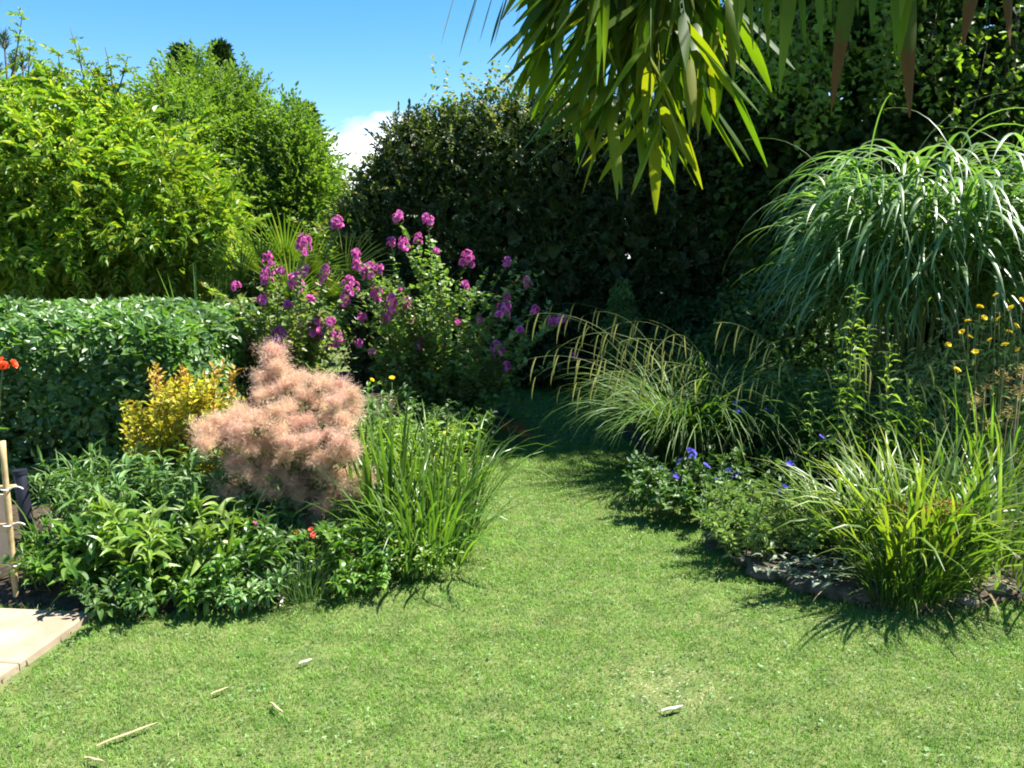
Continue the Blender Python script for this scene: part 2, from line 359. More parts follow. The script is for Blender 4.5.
# lawn blades
def lawn():
    out = MB()
    SL = poly([(-60, 612), (92, 618), (2, 690), (-60, 730)])
    bare1 = G(668, 690)[:2]; bare2 = G(305, 655)[:2]
    zones = [(-2.6, 2.6, 2.2, 3.4, 25000), (-3.0, 3.2, 3.4, 4.8, 18000), (-2.0, 3.4, 4.8, 7.0, 11000), (-1.2, 2.5, 7.0, 12.5, 5000), (-5, -2.6, 1.5, 4.0, 2500), (2.6, 5, 1.5, 4.4, 2500), (-5, 5, -1.5, 2.2, 1500)]
    tot = 0
    for x0, x1, y0, y1, dn in zones:
        n = int((x1 - x0) * (y1 - y0) * dn)
        P = np.stack([U(x0, x1, n), U(y0, y1, n)], 1)
        d = np.minimum(sdist(P, LB), sdist(P, RB))
        db = np.minimum(np.linalg.norm((P - bare1) / [.17, .22], axis=1), np.linalg.norm((P - bare2) / [.10, .1], axis=1) + .2)
        # clumpy density
        cl = np.sin(P[:, 0] * 7.3 + np.sin(P[:, 1] * 5.1) * 2) * np.sin(P[:, 1] * 6.7 + np.sin(P[:, 0] * 4.7) * 2)
        keep = (d > .0) & (sdist(P, SL) > .015) & (U(0, 1, n) < np.clip(db * .55, .3, 1)) & (U(0, 1, n) < .86 + .14 * cl)
        P = P[keep]; d = d[keep]; k = len(P)
        far = np.clip((P[:, 1] - 3) / 5, 0, 1)
        L = U(.011, .027, k) * (1 + .25 * far); L = np.where(d < .05, L * U(1, 2.0, k), L)
        W = U(.0018, .0034, k) * (1 + 1.2 * far)
        ribbons(out, np.column_stack([P, np.zeros(k)]), U(0, 2 * PI, k), L, W, U(.05, .75, k), U(.5, 1.7, k), 2, 1.0, twist=U(-1, 1, k))
    o = out.build('lawn', M['grass'], smooth=False)
    tag(o, 'short mown lawn grass curving between the two flower beds', 'grass', kind='stuff')
lawn()
# clover and pale clippings in the lawn
mb = MB(); n = 5200
P = np.stack([U(-2.6, 3.0, n), 2.3 + 4.2 * U(0, 1, n) ** 1.3], 1)
cs = np.sin(P[:, 0] * 3.1 + 1) * np.sin(P[:, 1] * 2.7 + 2 * np.sin(P[:, 0] * 1.7))
k = (np.minimum(sdist(P, LB), sdist(P, RB)) > .03) & (U(0, 1, n) < .35 + .5 * (cs > .1)); P = P[k]; n = len(P)
tpl3 = MB()
for a in range(3):
    ca = a * 2.094; d = np.array([[math.cos(ca), math.sin(ca), .15]])
    tpl3.inst(leaf_quad(.2, .1, .45, .85, .9), basis(d, np.array([[0, 0, 1.]])), np.array([[.75, .85, .8]]), np.zeros((1, 3)))
mb.inst(tpl3.tpl(), basis(np.column_stack([np.cos(U(0, 6.3, n)), np.sin(U(0, 6.3, n)), U(-.2, .3, n)]), np.column_stack([U(-.3, .3, n), U(-.3, .3, n), np.ones(n)])), U(.006, .011, n), np.column_stack([P, U(.012, .024, n)]))
o = mb.build('lawn_clover', leaf_mat('clover leaf', [(.08, .17, .05), (.13, .23, .08), (.19, .29, .12)], .5, .4, .3)); tag(o, 'small clover leaves and weeds scattered through the mown lawn', 'clover', kind='stuff')
mb = MB(); n = 420
P = np.stack([U(-2.4, 2.8, n), U(2.4, 5.6, n)], 1); k = (np.minimum(sdist(P, LB), sdist(P, RB)) > .03); P = P[k]; n = len(P)
b1 = G(668, 690)[:2]; Q = b1 + rng.normal(size=(260, 2)) * [.13, .17]; P = np.vstack([P, Q]); n = len(P)
mb.inst(LEAF, basis(np.column_stack([np.cos(U(0, 6.3, n)), np.sin(U(0, 6.3, n)), U(-.2, .2, n)]), np.column_stack([U(-.3, .3, n), U(-.3, .3, n), np.ones(n)])), np.column_stack([U(.0018, .0035, n), U(.008, .024, n), U(.003, .006, n)]), np.column_stack([P, U(.012, .024, n)]))
o = mb.build('grass_clippings', leaf_mat('dry clipping', [(.24, .22, .1), (.34, .3, .18), (.4, .37, .27)], .8, .2, .1, (1, 1, 1))); tag(o, 'dry pale grass clippings lying on the mown lawn', 'grass clippings', kind='stuff')
# ------------------------------------------------------------------ foliage bodies
def shell(blobs, n, inner=.35, cut=.25):
    B = np.array(blobs, float); a = (B[:, 3] * B[:, 4] + B[:, 4] * B[:, 5] + B[:, 3] * B[:, 5])
    out_p, out_n = [], []; got = 0
    while got < n:
        i = rng.choice(len(B), n * 2, p=a / a.sum()); d = rdir(n * 2)
        r = 1 - np.abs(rng.normal(size=n * 2)) * inner * .6 + rng.normal(size=n * 2) * .04
        r = np.clip(r, .1, 1.15)
        p = B[i, :3] + d * B[i, 3:6] * r[:, None]
        nn = nrm(d / B[i, 3:6])
        ok = p[:, 2] > .05
        for j in range(len(B)):
            q = np.linalg.norm((p - B[j, :3]) / B[j, 3:6], axis=1); ok &= (q > 1 - cut - inner) | (i == j)
        out_p.append(p[ok]); out_n.append(nn[ok]); got += ok.sum()
    return np.concatenate(out_p)[:n], np.concatenate(out_n)[:n]

def spray(n, leafL, leafW, ang=55, droop=.3, tpl=LEAF, jitter=.25, pair=False):
    """twig along +Y of length 1 with leaves either side"""
    mb = MB(); P, D, NN, S = [], [], [], []
    for i in range(n):
        t = (i + .6) / n
        for sgn in ((-1, 1) if pair else ((-1) ** i,)):
            a = R(ang) * (1 - .5 * t) + rng.normal() * jitter
            d = np.array([sgn * math.sin(a), math.cos(a), rng.normal() * jitter - droop * .6])
            P.append([0, t, -droop * t * t]); D.append(d); NN.append([rng.normal() * .35, rng.normal() * .35, 1])
            k = (1 - .35 * abs(t - .5)) * U(.8, 1.15); S.append([leafW * k, leafL * k, leafL * k])
    P.append([0, 1, -droop]); D.append([0, 1, -droop]); NN.append([0, 0, 1]); S.append([leafW, leafL, leafL])
    mb.inst(tpl, basis(np.array(D), np.array(NN, float)), np.array(S), np.array(P, float))
    return mb.tpl()

def sprays(mb, tpls, p, n_out, scale, up=.25, rand=.6):
    N = len(p); i = rng.integers(0, len(tpls), N)
    d = nrm(n_out + rng.normal(size=(N, 3)) * rand + np.array([0, 0, up]))
    nn = nrm(np.array([0, 0, 1.]) + n_out * .5 + rng.normal(size=(N, 3)) * .45)
    Rm = basis(d, nn); sc = scale * U(.7, 1.25, N)
    for k in range(len(tpls)):
        m = i == k; mb.inst(tpls[k], Rm[m], sc[m], p[m] - d[m] * sc[m][:, None] * .5)

def leafs(mb, p, n_out, L, W, tpl=LEAF, up=.2, rand=.7, face=.9):
    N = len(p)
    d = nrm(np.cross(n_out, rdir(N)) + n_out * .35 + rng.normal(size=(N, 3)) * rand * .5 + [0, 0, -up])
    nn = nrm(n_out * face + rng.normal(size=(N, 3)) * rand + [0, 0, up])
    k = U(.65, 1.25, N)
    mb.inst(tpl, basis(d, nn), np.column_stack([W * k, L * k, L * k]), p)

def limbs(trunk_base, trunk_top, blobs, r0, extra=3):
    mb = MB(); b = np.array(trunk_base, float); t = np.array(trunk_top, float)
    K = 9; tp = bez(b, (b + t) / 2 + rng.normal(size=3) * [.08, .08, 0], t, K)
    tubes(mb, tp[None], np.linspace(r0, r0 * .45, K)[None] * np.r_[1.25, 1.05, np.ones(K - 2)], 8)
    for B in blobs:
        c = np.array(B[:3]); s = tp[rng.integers(2, K)]
        br = bez(s, (s + c) / 2 + [0, 0, .25 * B[5]], c, 7); tubes(mb, br[None], np.linspace(r0 * .45, r0 * .2, 7)[None], 6)
        for _ in range(extra):
            e = c + rdir(1)[0] * np.array(B[3:6]) * .9; e[2] = max(e[2], b[2] + .3)
            q = br[rng.integers(3, 7)]; tubes(mb, bez(q, (q + e) / 2 + [0, 0, .1], e, 6)[None], np.linspace(r0 * .18, r0 * .05, 6)[None], 4)
    return mb

def tree(name, base, top, blobs, nsp, tpls, scale, mat, label, cat, r0=.1, inner=.35, up=.25, rand=.6, fill=0, fillL=.2, group=None, lumps=3, shoots=()):
    root = thing(name, base, label, cat, group)
    lm = limbs(base, top, blobs, r0); wood = []
    mb = MB(); ext = []
    for B in blobs:
        for _ in range(lumps):
            d = rdir(1)[0]; d[2] = abs(d[2]) * .6 - .25; d = nrm(d); k = U(.2, .42); ext.append((*(np.array(B[:3]) + d * np.array(B[3:6]) * .92), B[3] * k, B[4] * k, B[5] * k * .9))
    p, n = shell(list(blobs) + ext, nsp, inner); sprays(mb, tpls, p, n, scale, up, rand)
    for px, py, sh in shoots:     # bare leading shoots above the crown
        e = at(px, py, base[1] - .2); st = e + np.array([U(-.3, .3), U(-.2, .2), -sh]); q = bez(st, (st + e) / 2 + [.03, 0, 0], e, 8); tw = MB()
        k = rng.integers(2, 8, 9); sprays(mb, tpls, q[k], np.column_stack([np.cos(k * 2.4), np.sin(k * 2.4), .2 + 0 * k]), scale * .6, .3, .3)
        wood.append(q)
    if fill:
        B = np.array(blobs); B[:, 3:6] *= .72
        p, n = shell(B, fill, .5); leafs(mb, p, n, fillL, fillL * .6, rand=1)
    for q in wood: tubes(lm, q[None], np.linspace(.012, .003, len(q))[None], 4)
    lm.build('trunk', M['bark'], root, True); mb.build('crown', mat, root)
    return root

T_ash = [spray(6, .34, .13, 62, .35, LEAFN, .2, True) for _ in range(4)]
T_small = [spray(10, .2, .11, 55, .2, LEAF, .35) for _ in range(4)]
T_frond = [spray(9, .34, .07, 38, .1, LEAFN, .2, True) for _ in range(3)]

# left yellow green tree behind the laurel hedge
c = at(95, 190, 9.0)
tree('ornamental_tree', (c[0], 9.2, 0), (c[0], 9.2, 2.4),
     [(c[0] - .1, 9.0, 2.2, 1.12, 1.1, 1.15), (c[0] - 1.3, 9.1, 2.1, 1.1, 1.1, 1.05), (c[0] + .65, 9.0, 1.95, .75, .9, .95), (c[0] - .45, 9.1, 2.82, .7, .8, .62), (c[0] - 2.4, 9.0, 1.9, 1.2, 1, 1.1), (c[0] + .1, 8.7, 1.6, 1.0, .8, .6)],
     4300, T_ash, .27, M['yleaf'], 'bright yellow green broadleaf tree rising behind the clipped laurel hedge', 'tree', .09, .34, .05, .65, 1800, .14, lumps=9, shoots=[(22, 15, .7), (30, 38, .6), (70, 28, .7), (58, 52, .5), (105, 47, .6), (92, 62, .4), (128, 55, .5), (45, 60, .5), (150, 62, .4), (12, 80, .4), (240, 168, .3), (80, 55, .4)])
# tall shoots of the same tree are sprays above its crown
# mid green trees further back
def mid(px, topy, Y, w, label, name='garden_tree'):
    c = at(px, topy, Y); z = c[2]
    tree(name, (c[0], Y, 0), (c[0], Y, z * .75),
         [(c[0], Y, z * .42, w, w, z * .36), (c[0] + .05, Y, z * .62, w * .78, w * .78, z * .28), (c[0], Y, z * .8, w * .42, w * .45, z * .2), (c[0] - .1, Y, z * .25, w * 1.05, w, z * .22)],
         6500, T_small, .32, M['yleaf2'], label, 'tree', .1, .3, .35, .5, 2200, .18)
mid(195, 50, 12.5, 1.6, 'light green dense tree behind the yellow green tree, tallest of the three pale ones', 'garden_tree')
mid(240, 68, 12.8, 1.25, 'light green dense tree in the middle of the three pale ones', 'garden_tree')
mid(288, 98, 12.0, .9, 'light green dense tree beside the dark cypress at the gap of sky', 'garden_tree')
# cypresses
def cypress(px, topy, Y, w, label):
    c = at(px, topy, Y); h = c[2]
    root = thing('cypress_tree', (c[0], Y, 0), label, 'tree', 'dark cypresses behind the pale trees')
    mt = MB(); tubes(mt, np.array([[[c[0], Y, 0], [c[0], Y, h * .5], [c[0], Y, h * .97]]]), np.array([[.14, .09, .02]]), 7); mt.build('trunk', M['bark'], root, True)
    n = 9000; t = U(0, 1, n) ** .8; a = U(0, 2 * PI, n); r = w * np.clip(1.5 * (1 - t) ** .95, 0, 1) * U(.7, 1.03, n)
    p = np.column_stack([c[0] + r * np.cos(a), Y + r * np.sin(a), t * h])
    no = np.column_stack([np.cos(a), np.sin(a), 0 * a])
    mb = MB(); sprays(mb, T_frond, p, no, .26, 1.1, .3); mb.build('crown', M['cypress'], root)
cypress(182, 54, 15.5, .8, 'dark green cypress whose pointed top peeks out highest on the left')
cypress(220, 50, 16.2, .8, 'dark green cypress with rounded tip just beside the highest pointed one')
cypress(304, 112, 15.0, .72, 'dark green cypress standing at the edge of the open sky')
# pine at the far left
c = at(6, 34, 13.0)
root = thing('pine_tree', (c[0] - .3, 13, 0), 'grey green pine with upright needle candles showing over the yellow green tree', 'tree')
mt = MB(); mp_ = MB(); tops = [(-6, 36), (4, 40), (14, 62), (22, 60), (-16, 50), (-30, 40), (10, 90), (-20, 80)]
trunk = np.array([[c[0] - .3, 13, 0], [c[0] - .3, 13, 2.4], [c[0] - .3, 13, 4.4]]); tubes(mt, trunk[None], np.array([[.13, .1, .04]]), 7)
for px, py in tops:
    e = at(px, py, 13 + U(-.3, .3)); q = trunk[1] * .5 + trunk[2] * .5 - [0, 0, U(.2, 1)]
    pth = bez(q, [e[0], e[1], q[2]], e, 7); tubes(mt, pth[None], np.linspace(.03, .012, 7)[None], 5)
    for k in range(3, 7):
        n = 120; d = nrm(np.column_stack([rng.normal(size=(n, 2)) * .45, U(.3, 1, n)])); pp = pth[k] + np.column_stack([np.zeros((n, 2)), U(-.15, .05, n)])
        mp_.inst(LEAFN, basis(d, rdir(n)), np.column_stack([np.full(n, .012), U(.1, .18, n), np.full(n, .01)]), pp)
mt.build('trunk', M['bark'], root, True); mp_.build('needles', M['pine'], root)

# far boundary planting behind the trees, one mass
mb = MB(); bl = [(x, 18 + U(-.5, .5), 1.0, 1.6, 1, U(1.0, 1.6)) for x in np.arange(-16, -3.6, 1.2)]
p, n = shell(bl, 4200, .3); sprays(mb, T_small, p, n, .6); mb_t = mb.build('boundary_shrubbery', M['dark']); tag(mb_t, 'dark green shrubbery massed far behind the left trees', 'shrubbery', kind='stuff')

# ------------------------------------------------------------------ hedges
def hedge_pts(x0, x1, y0, y1, h, n, amp=.07, depth=.16, sides='ftlrb'):
    A = dict(f=(x1 - x0) * h, b=(x1 - x0) * h, t=(x1 - x0) * (y1 - y0), l=(y1 - y0) * h, r=(y1 - y0) * h)
    ks = list(sides); w = np.array([A[k] * (.5 if k in 'bl' else 1) for k in ks]); w /= w.sum()
    P, NN = [], []
    for k, wk in zip(ks, w):
        m = int(n * wk); u, v = U(0, 1, m), U(0, 1, m)
        X, Y, Z = x0 + u * (x1 - x0), y0 + u * (y1 - y0), v * h
        if k == 'f': p = np.column_stack([X, np.full(m, y0), Z]); q = [0, -1, 0]
        if k == 'b': p = np.column_stack([X, np.full(m, y1), Z]); q = [0, 1, 0]
        if k == 't': p = np.column_stack([X, y0 + v * (y1 - y0), np.full(m, h)]); q = [0, 0, 1]
        if k == 'l': p = np.column_stack([np.full(m, x0), Y, Z]); q = [-1, 0, 0]
        if k == 'r': p = np.column_stack([np.full(m, x1), Y, Z]); q = [1, 0, 0]
        q = np.array(q, float)
        bump = amp * (np.sin(p[:, 0] * 5.1 + p[:, 2] * 3) + np.sin(p[:, 2] * 6.3 + p[:, 1] * 4.1) + np.sin(p[:, 0] * 2.3 - p[:, 1] * 3.3)) * .6
        p = p + q * (bump - np.abs(rng.normal(size=m)) * depth)[:, None] + rng.normal(size=(m, 3)) * .02
        # round the edges
        P.append(p); NN.append(np.tile(q, (m, 1)))
    P = np.concatenate(P); NN = np.concatenate(NN)
    cx, cy = (x0 + x1) / 2, (y0 + y1) / 2; rr = .3
    dx = np.clip(np.abs(P[:, 0] - cx) - ((x1 - x0) / 2 - rr), 0, None); dy = np.clip(np.abs(P[:, 1] - cy) - ((y1 - y0) / 2 - rr), 0, None); dz = np.clip(P[:, 2] - (h - rr), 0, None)
    l = np.sqrt(dx ** 2 + dy ** 2 + dz ** 2); k = np.where(l > rr, rr / np.maximum(l, 1e-6), 1)
    P[:, 0] -= np.sign(P[:, 0] - cx) * dx * (1 - k); P[:, 1] -= np.sign(P[:, 1] - cy) * dy * (1 - k); P[:, 2] -= dz * (1 - k)
    ok = P[:, 2] > .03
    return P[ok], NN[ok]

root = thing('laurel_hedge', (-4, 5.5, 0), 'low clipped dark green glossy laurel hedge with a flat top', 'hedge')
mb = MB(); x0, x1, y0, y1, h = -6.2, -2.0, 5.15, 7.2, 1.2
p, n = hedge_pts(x0, x1, y0, y1, h, 34000, .085, .11); n = nrm(n * .55 + [.25, -.1, .55]); leafs(mb, p, n, .062, .037, LEAF, .1, .5)
p, n = hedge_pts(x0 + .25, x1 - .25, y0 + .25, y1 - .25, h - .25, 5000, .05, .1); leafs(mb, p, n, .16, .1, LEAF, .1, .5)
mb.build('foliage', M['laurel'], root)
mt = MB()
for i in range(60):
    b = np.array([U(x0 + .3, x1 - .3), U(y0 + .3, y1 - .3), 0]); e = b + [U(-.3, .3), U(-.3, .3), U(.7, 1.05)]; tubes(mt, bez(b, (b + e) / 2 + rng.normal(size=3) * .06, e, 6)[None], np.linspace(.014, .005, 6)[None], 5)
mt.build('branches', M['bark'], root, True)

# tall dark beech hedge across the back, as blobs following its clipped outline
root = thing('beech_hedge', (1.0, 10.2, 0), 'tall dark beech hedge with coppery new growth painted sunlit along its top, closing the lawn', 'hedge')
Y = 10.3
prof = [(372, 190), (392, 150), (418, 122), (455, 98), (505, 84), (560, 78), (620, 84), (690, 92), (760, 92), (840, 92)]
bl = []
for px, py in prof:
    q = at(px, py, 9.6); hx = q[2]; w = .62
    for z in np.arange(.45, hx - .25, .55): bl.append((q[0] + (.12 if px < 400 else 0), Y, z, w, .95, .55))
    bl.append((q[0], Y, hx - .5, w, .8, .5))
mb = MB(); T_beech = [spray(8, .3, .17, 50, .15, LEAF, .35) for _ in range(4)]
p, n = shell(bl, 13000, .22, .1); sprays(mb, T_beech, p, n, .17, .3, .6)
B = np.array(bl); B[:, 3:6] *= .78; p, n = shell(B, 30000, .7); leafs(mb, p, n, .17, .14, rand=.6)
mb.build('foliage', M['beech'], root); mb = MB()
Btop = [b for b in bl if b[5] == .5] + [b for b in bl[:5]]  # paler leaves go where the sun catches the hedge
p, n = shell(Btop, 2600, .12, .05); k = (p[:, 2] > np.interp(p[:, 0], [-1.7, -.3, 2], [1.6, 2.75, 3.0])) & (U(0, 1, len(p)) < .8); sprays(mb, T_beech, p[k] + n[k] * .04, n[k], .17, .5, .5)
# wispy unclipped shoots
for i in range(60):
    px = U(350, 600); py = np.interp(px, [a for a, b in prof], [b for a, b in prof]); q = at(px, py + 12, U(9.7, 10.6)); L = U(.15, .45) * (1.8 if abs(px - 440) < 12 else 1)
    m = 9; t = np.linspace(.2, 1, m); d0 = nrm(np.array([[U(-.4, .2), U(-.3, .3), 1]]))[0]; pp = q + t[:, None] * d0 * L
    leafs(mb, pp, np.tile(d0, (m, 1)), .07, .04, rand=.9)
mb.build('sunlit_new_growth', M['young'], root)
mt = MB()
for i in range(40):
    b = np.array([U(-1.2, 3.6), U(9.9, 10.7), 0]); e = b + [U(-.4, .4), U(-.3, .3), U(1.8, 2.6)]; tubes(mt, bez(b, (b + e) / 2 + rng.normal(size=3) * .1, e, 7)[None], np.linspace(.03, .01, 7)[None], 5)
mt.build('branches', M['bark'], root, True)

# big dark tree right
c = at(900, 100, 9.0)
bl = [(c[0] - 1.35, 9.9, 3.4, .9, .9, 1.2), (c[0] - .3, 9.4, 4.4, 1.2, 1.1, 1.5), (c[0] + .9, 9.2, 4.3, 1.3, 1.2, 1.8), (c[0] + .2, 9.2, 2.6, 1.3, 1.0, 1.2), (c[0] + 1.6, 9.0, 2.6, 1.3, 1, 1.5), (c[0] - .9, 9.8, 2.0, 1.0, .9, 1.3), (c[0] + 2.4, 8.6, 4.0, 1.2, 1.2, 1.8), (c[0] + .5, 9.3, 1.0, 1.8, .9, 1.0), (c[0] + 2.4, 8.8, 1.1, 1.3, 1.0, 1.1), (c[0] - .9, 8.6, 5.6, 1.0, 1.1, .8), (c[0] - .8, 7.7, 5.7, .9, .7, .6), (c[0] - 1.1, 9.2, 5.4, .8, .7, .6), (c[0] - .2, 7.9, 5.5, 1.0, .8, .8), (c[0] - .2, 9.3, 5.9, 1.2, 1, .9)]  # highest blobs are unseen boughs, added to shade the back lawn
tree('shade_tree', (c[0] + .4, 9.4, 0), (c[0] + .4, 9.4, 3.6), bl, 5600, [spray(8, .22, .16, 55, .3, LEAF, .4) for _ in range(4)], .42, M['dark'], 'tall dark broadleaf tree filling the upper corner behind the silver grass', 'tree', .16, .3, .05, .6, 11000, .26)
# its sunlit leaf sprays: the light is put into a pale lime colour
root = thing('sunlit_sprays', at(985, 60, 8.0) * [1, 1, 0], 'sunlit leaf sprays of the tall dark tree, coloured pale lime', 'tree foliage')
mt, mb = MB(), MB()
for px, py, dx, dy in [(1020, 20, -10, 90), (990, 40, -20, 85), (1010, 70, -25, 60), (960, 85, -15, 60), (905, 20, -20, 60), (880, 40, 10, 50), (830, 20, -30, 60), (850, 60, -20, 40), (800, 30, -20, 70), (765, 10, -10, 60), (815, 110, -10, 30), (930, 60, 10, 40), (1040, 60, -10, 80)] + [(U(745, 1030), U(-10, 90), U(-25, 15), U(25, 60)) for _ in range(16)]:
    Yd = U(7.7, 8.1); a = at(px, py - 30, Yd + .6); b = at(px + dx, py + dy, Yd - .1); pth = bez(a, at(px, py, Yd - .1), b, 12); tubes(mt, pth[None], np.linspace(.006, .003, 12)[None], 4)
    m = 75; k = rng.integers(2, 12, m); pp = pth[k] + rng.normal(size=(m, 3)) * .09
    leafs(mb, pp, nrm(rng.normal(size=(m, 3)) * .4 + [0, -.6, .5]), .065, .05, LOBED, .3, .6)
base = at(1000, 60, 8.6); tubes(mt, np.array([[[base[0], 8.6, 0], [base[0] + .1, 8.5, 2], [base[0], 8.4, 4.2]]]), np.array([[.02, .015, .008]]), 5)
mt.build('stems', M['bark'], root, True); mb.build('foliage', M['sunlit_leaf'], root)

# ------------------------------------------------------------------ stem plants
def stem_plant(root, bases, tips, leaf, Lr, W, nodes, per=2, t0=.15, mat=None, smat=None, el=.25, bow=.15, r=.004, prof=None, rand=.35, names=('stems', 'foliage'), droop=0.0, bk=.6):
    mt, mb = MB(), MB(); bases, tips = np.asarray(bases, float), np.asarray(tips, float)
    H = np.linalg.norm(tips - bases, axis=1)
    ctrl = bases * (1 - bk * .5) + tips * bk * .5; ctrl[:, 2] = bases[:, 2] + (tips[:, 2] - bases[:, 2]) * .68
    ctrl[:, :2] += rng.normal(size=(len(bases), 2)) * bow * H[:, None] * .3
    K = 10; pth = bez(bases, ctrl, tips, K)
    tubes(mt, pth, np.linspace(r, r * .45, K)[None], 4)
    P, D, NN, S = [], [], [], []
    for i in range(len(bases)):
        az = U(0, 6.3)
        m = max(2, int(nodes * H[i])) 
        for j in range(m):
            t = t0 + (1 - t0) * (j + U(.2, .8)) / m; x = t * (K - 1); a = int(min(x, K - 2)); q = pth[i, a] * (1 - (x - a)) + pth[i, a + 1] * (x - a)
            az += 1.571 if per == 2 else 2.4
            for s_ in range(per):
                aa = az + s_ * 2 * PI / per + rng.normal() * rand * .5; e = el + (t - .4) * .6 + rng.normal() * rand
                d = np.array([math.cos(aa) * math.cos(e), math.sin(aa) * math.cos(e), math.sin(e)])
                k = (prof(t) if prof else 1.1 - .5 * t) * U(.55, 1.3)
                P.append(q + d * .01); D.append(d - [0, 0, droop]); NN.append([rng.normal() * .4 - d[0] * .3, rng.normal() * .4 - d[1] * .3, 1]); S.append([W * k, Lr * k, Lr * k])
    mb.inst(leaf, basis(np.array(D), np.array(NN)), np.array(S), np.array(P))
    if smat: mt.build(names[0], smat, root, True)
    if mat: mb.build(names[1], mat, root)
    return pth

def flower_mesh(name, mat, petals=5, r=.02, cup=.5, layers=1, wide=.95, double=False):
    mb = MB()
    for l in range(layers):
        for i in range(petals):
            a = i / petals * 2 * PI + l * .5 + rng.normal() * .1; e = cup + l * .35 + rng.normal() * .1
            d = np.array([[math.cos(a) * math.cos(e), math.sin(a) * math.cos(e), math.sin(e)]])
            nn = np.array([[-math.cos(a) * math.sin(e), -math.sin(a) * math.sin(e), math.cos(e)]])
            mb.inst(leaf_quad(.25, .15, .4, .8, .95), basis(d, nn), np.array([[r * wide, r, r]]) * (1 - l * .18), np.zeros((1, 3)))
    return mb
def fmesh(name, mat, **k): return flower_mesh(name, mat, **k).mesh(name, mat)

def spike_mesh(n, L, wid, r=.022):
    """head of ruffled double flowers along +Z"""
    mb = MB(); fl = [flower_mesh('x', None, 6, r, .35, 3, 1.1).tpl() for _ in range(3)]
    t = (np.arange(n) + .5) / n; a = np.arange(n) * 2.4
    rad = wid * np.sin(PI * np.clip(t * .8 + .15, 0, 1)) * U(.5, 1, n)
    d = np.column_stack([np.cos(a), np.sin(a), U(.1, .9, n)]); p = np.column_stack([np.cos(a) * rad, np.sin(a) * rad, (t - .5) * L])
    for k in range(3):
        m = np.arange(n) % 3 == k; d2 = nrm(np.cross(d[m], rdir(m.sum())))
        x = nrm(np.cross(d2, d[m])); Rm = np.stack([x, d2, np.cross(x, d2)], -1); mb.inst(fl[k], Rm, U(.75, 1.2, m.sum()), p[m])
    tubes(mb, np.array([[[0, 0, -L * .6], [0, 0, 0], [0, 0, L * .45]]]), np.full((1, 3), wid * .25), 6)
    return mb.mesh('flower_head', M['mauve'])
HEADS = [spike_mesh(6, .05, .035), spike_mesh(10, .12, .035), spike_mesh(8, .08, .045), spike_mesh(4, .02, .025), spike_mesh(14, .11, .055), spike_mesh(7, .07, .035)]
def mallow(px0, Y0, flowers, extra, label, mat, spread, xr, yr):
    g = at(px0, 300, Y0); root = thing('mallow_shrub', (g[0], Y0, .05), label, 'flowering shrub')
    tips, nflow = [], len(flowers)
    for px, py, kind in flowers: tips.append(at(px, py, Y0 + U(-.6, -.05)))
    for i in range(extra): tips.append(at(U(*xr), U(*yr), Y0 + U(-.6, .6)))
    tips = np.array(tips); bases = np.column_stack([g[0] + (tips[:, 0] - g[0]) * .25 + U(-.1, .1, len(tips)), Y0 + (tips[:, 1] - Y0) * .4, np.full(len(tips), .05)])
    pth = stem_plant(root, bases, tips - [0, 0, .03], LOBED, .068, .062, 40, 1, .08, mat, M['redstem'], .3, .2, .006, lambda t: 1.15 - .55 * t, .4)
    # side twigs to fill the body
    n = int(extra * 2.6); i = rng.integers(0, len(tips), n); k = rng.integers(3, 9, n); b = pth[i, k]; e = b + np.column_stack([rng.normal(size=(n, 2)) * .16, U(.02, .28, n)])
    stem_plant(root, b, e, LOBED, .058, .052, 46, 1, .1, mat, M['stem'], .3, .1, .002, None, .4, ('twigs', 'twig_leaves'))
    for j, (px, py, kind) in enumerate(flowers):
        part('flower_head', HEADS[kind], root, tips[j], (rng.normal() * .3, rng.normal() * .3, U(0, 6)), U(.85, 1.2) * 1.3)
    return root
main_f = [(350, 285, 4), (356, 254, 0), (357, 265, 5), (369, 271, 2), (379, 269, 0), (398, 217, 0), (428, 220, 0), (391, 242, 0), (403, 244, 2), (418, 238, 5), (436, 251, 3), (467, 258, 2), (507, 262, 0), (527, 282, 5), (507, 297, 3), (503, 309, 2), (535, 310, 0), (552, 322, 0), (561, 320, 3), (498, 349, 2), (507, 366, 0), (396, 370, 0), (419, 343, 5), (403, 336, 3), (376, 293, 2), (391, 306, 1), (407, 303, 5), (401, 289, 3), (465, 285, 3), (447, 315, 3), (457, 322, 3), (359, 343, 3), (573, 356, 3), (372, 352, 3), (440, 300, 3), (412, 322, 3), (480, 320, 3), (520, 330, 3), (385, 318, 5), (345, 300, 0), (362, 318, 0)]
left_f = [(337, 223, 0), (303, 244, 2), (269, 264, 1), (266, 276, 5), (298, 275, 1), (295, 282, 2), (324, 274, 1), (281, 271, 3), (317, 328, 4), (336, 338, 2), (280, 339, 4), (248, 343, 0), (236, 286, 3), (243, 318, 3), (326, 345, 3), (330, 322, 3), (310, 300, 3), (262, 300, 3), (288, 305, 3)]
mallow(445, 7.4, main_f, 80, 'large magenta flowered mallow shrub standing against the dark beech hedge', M['mallow'], 1, (362, 548), (262, 420))
mallow(290, 6.9, left_f, 80, 'smaller magenta flowered mallow shrub in front of the fan palm', M['mallowy'], 1, (212, 348), (278, 385))

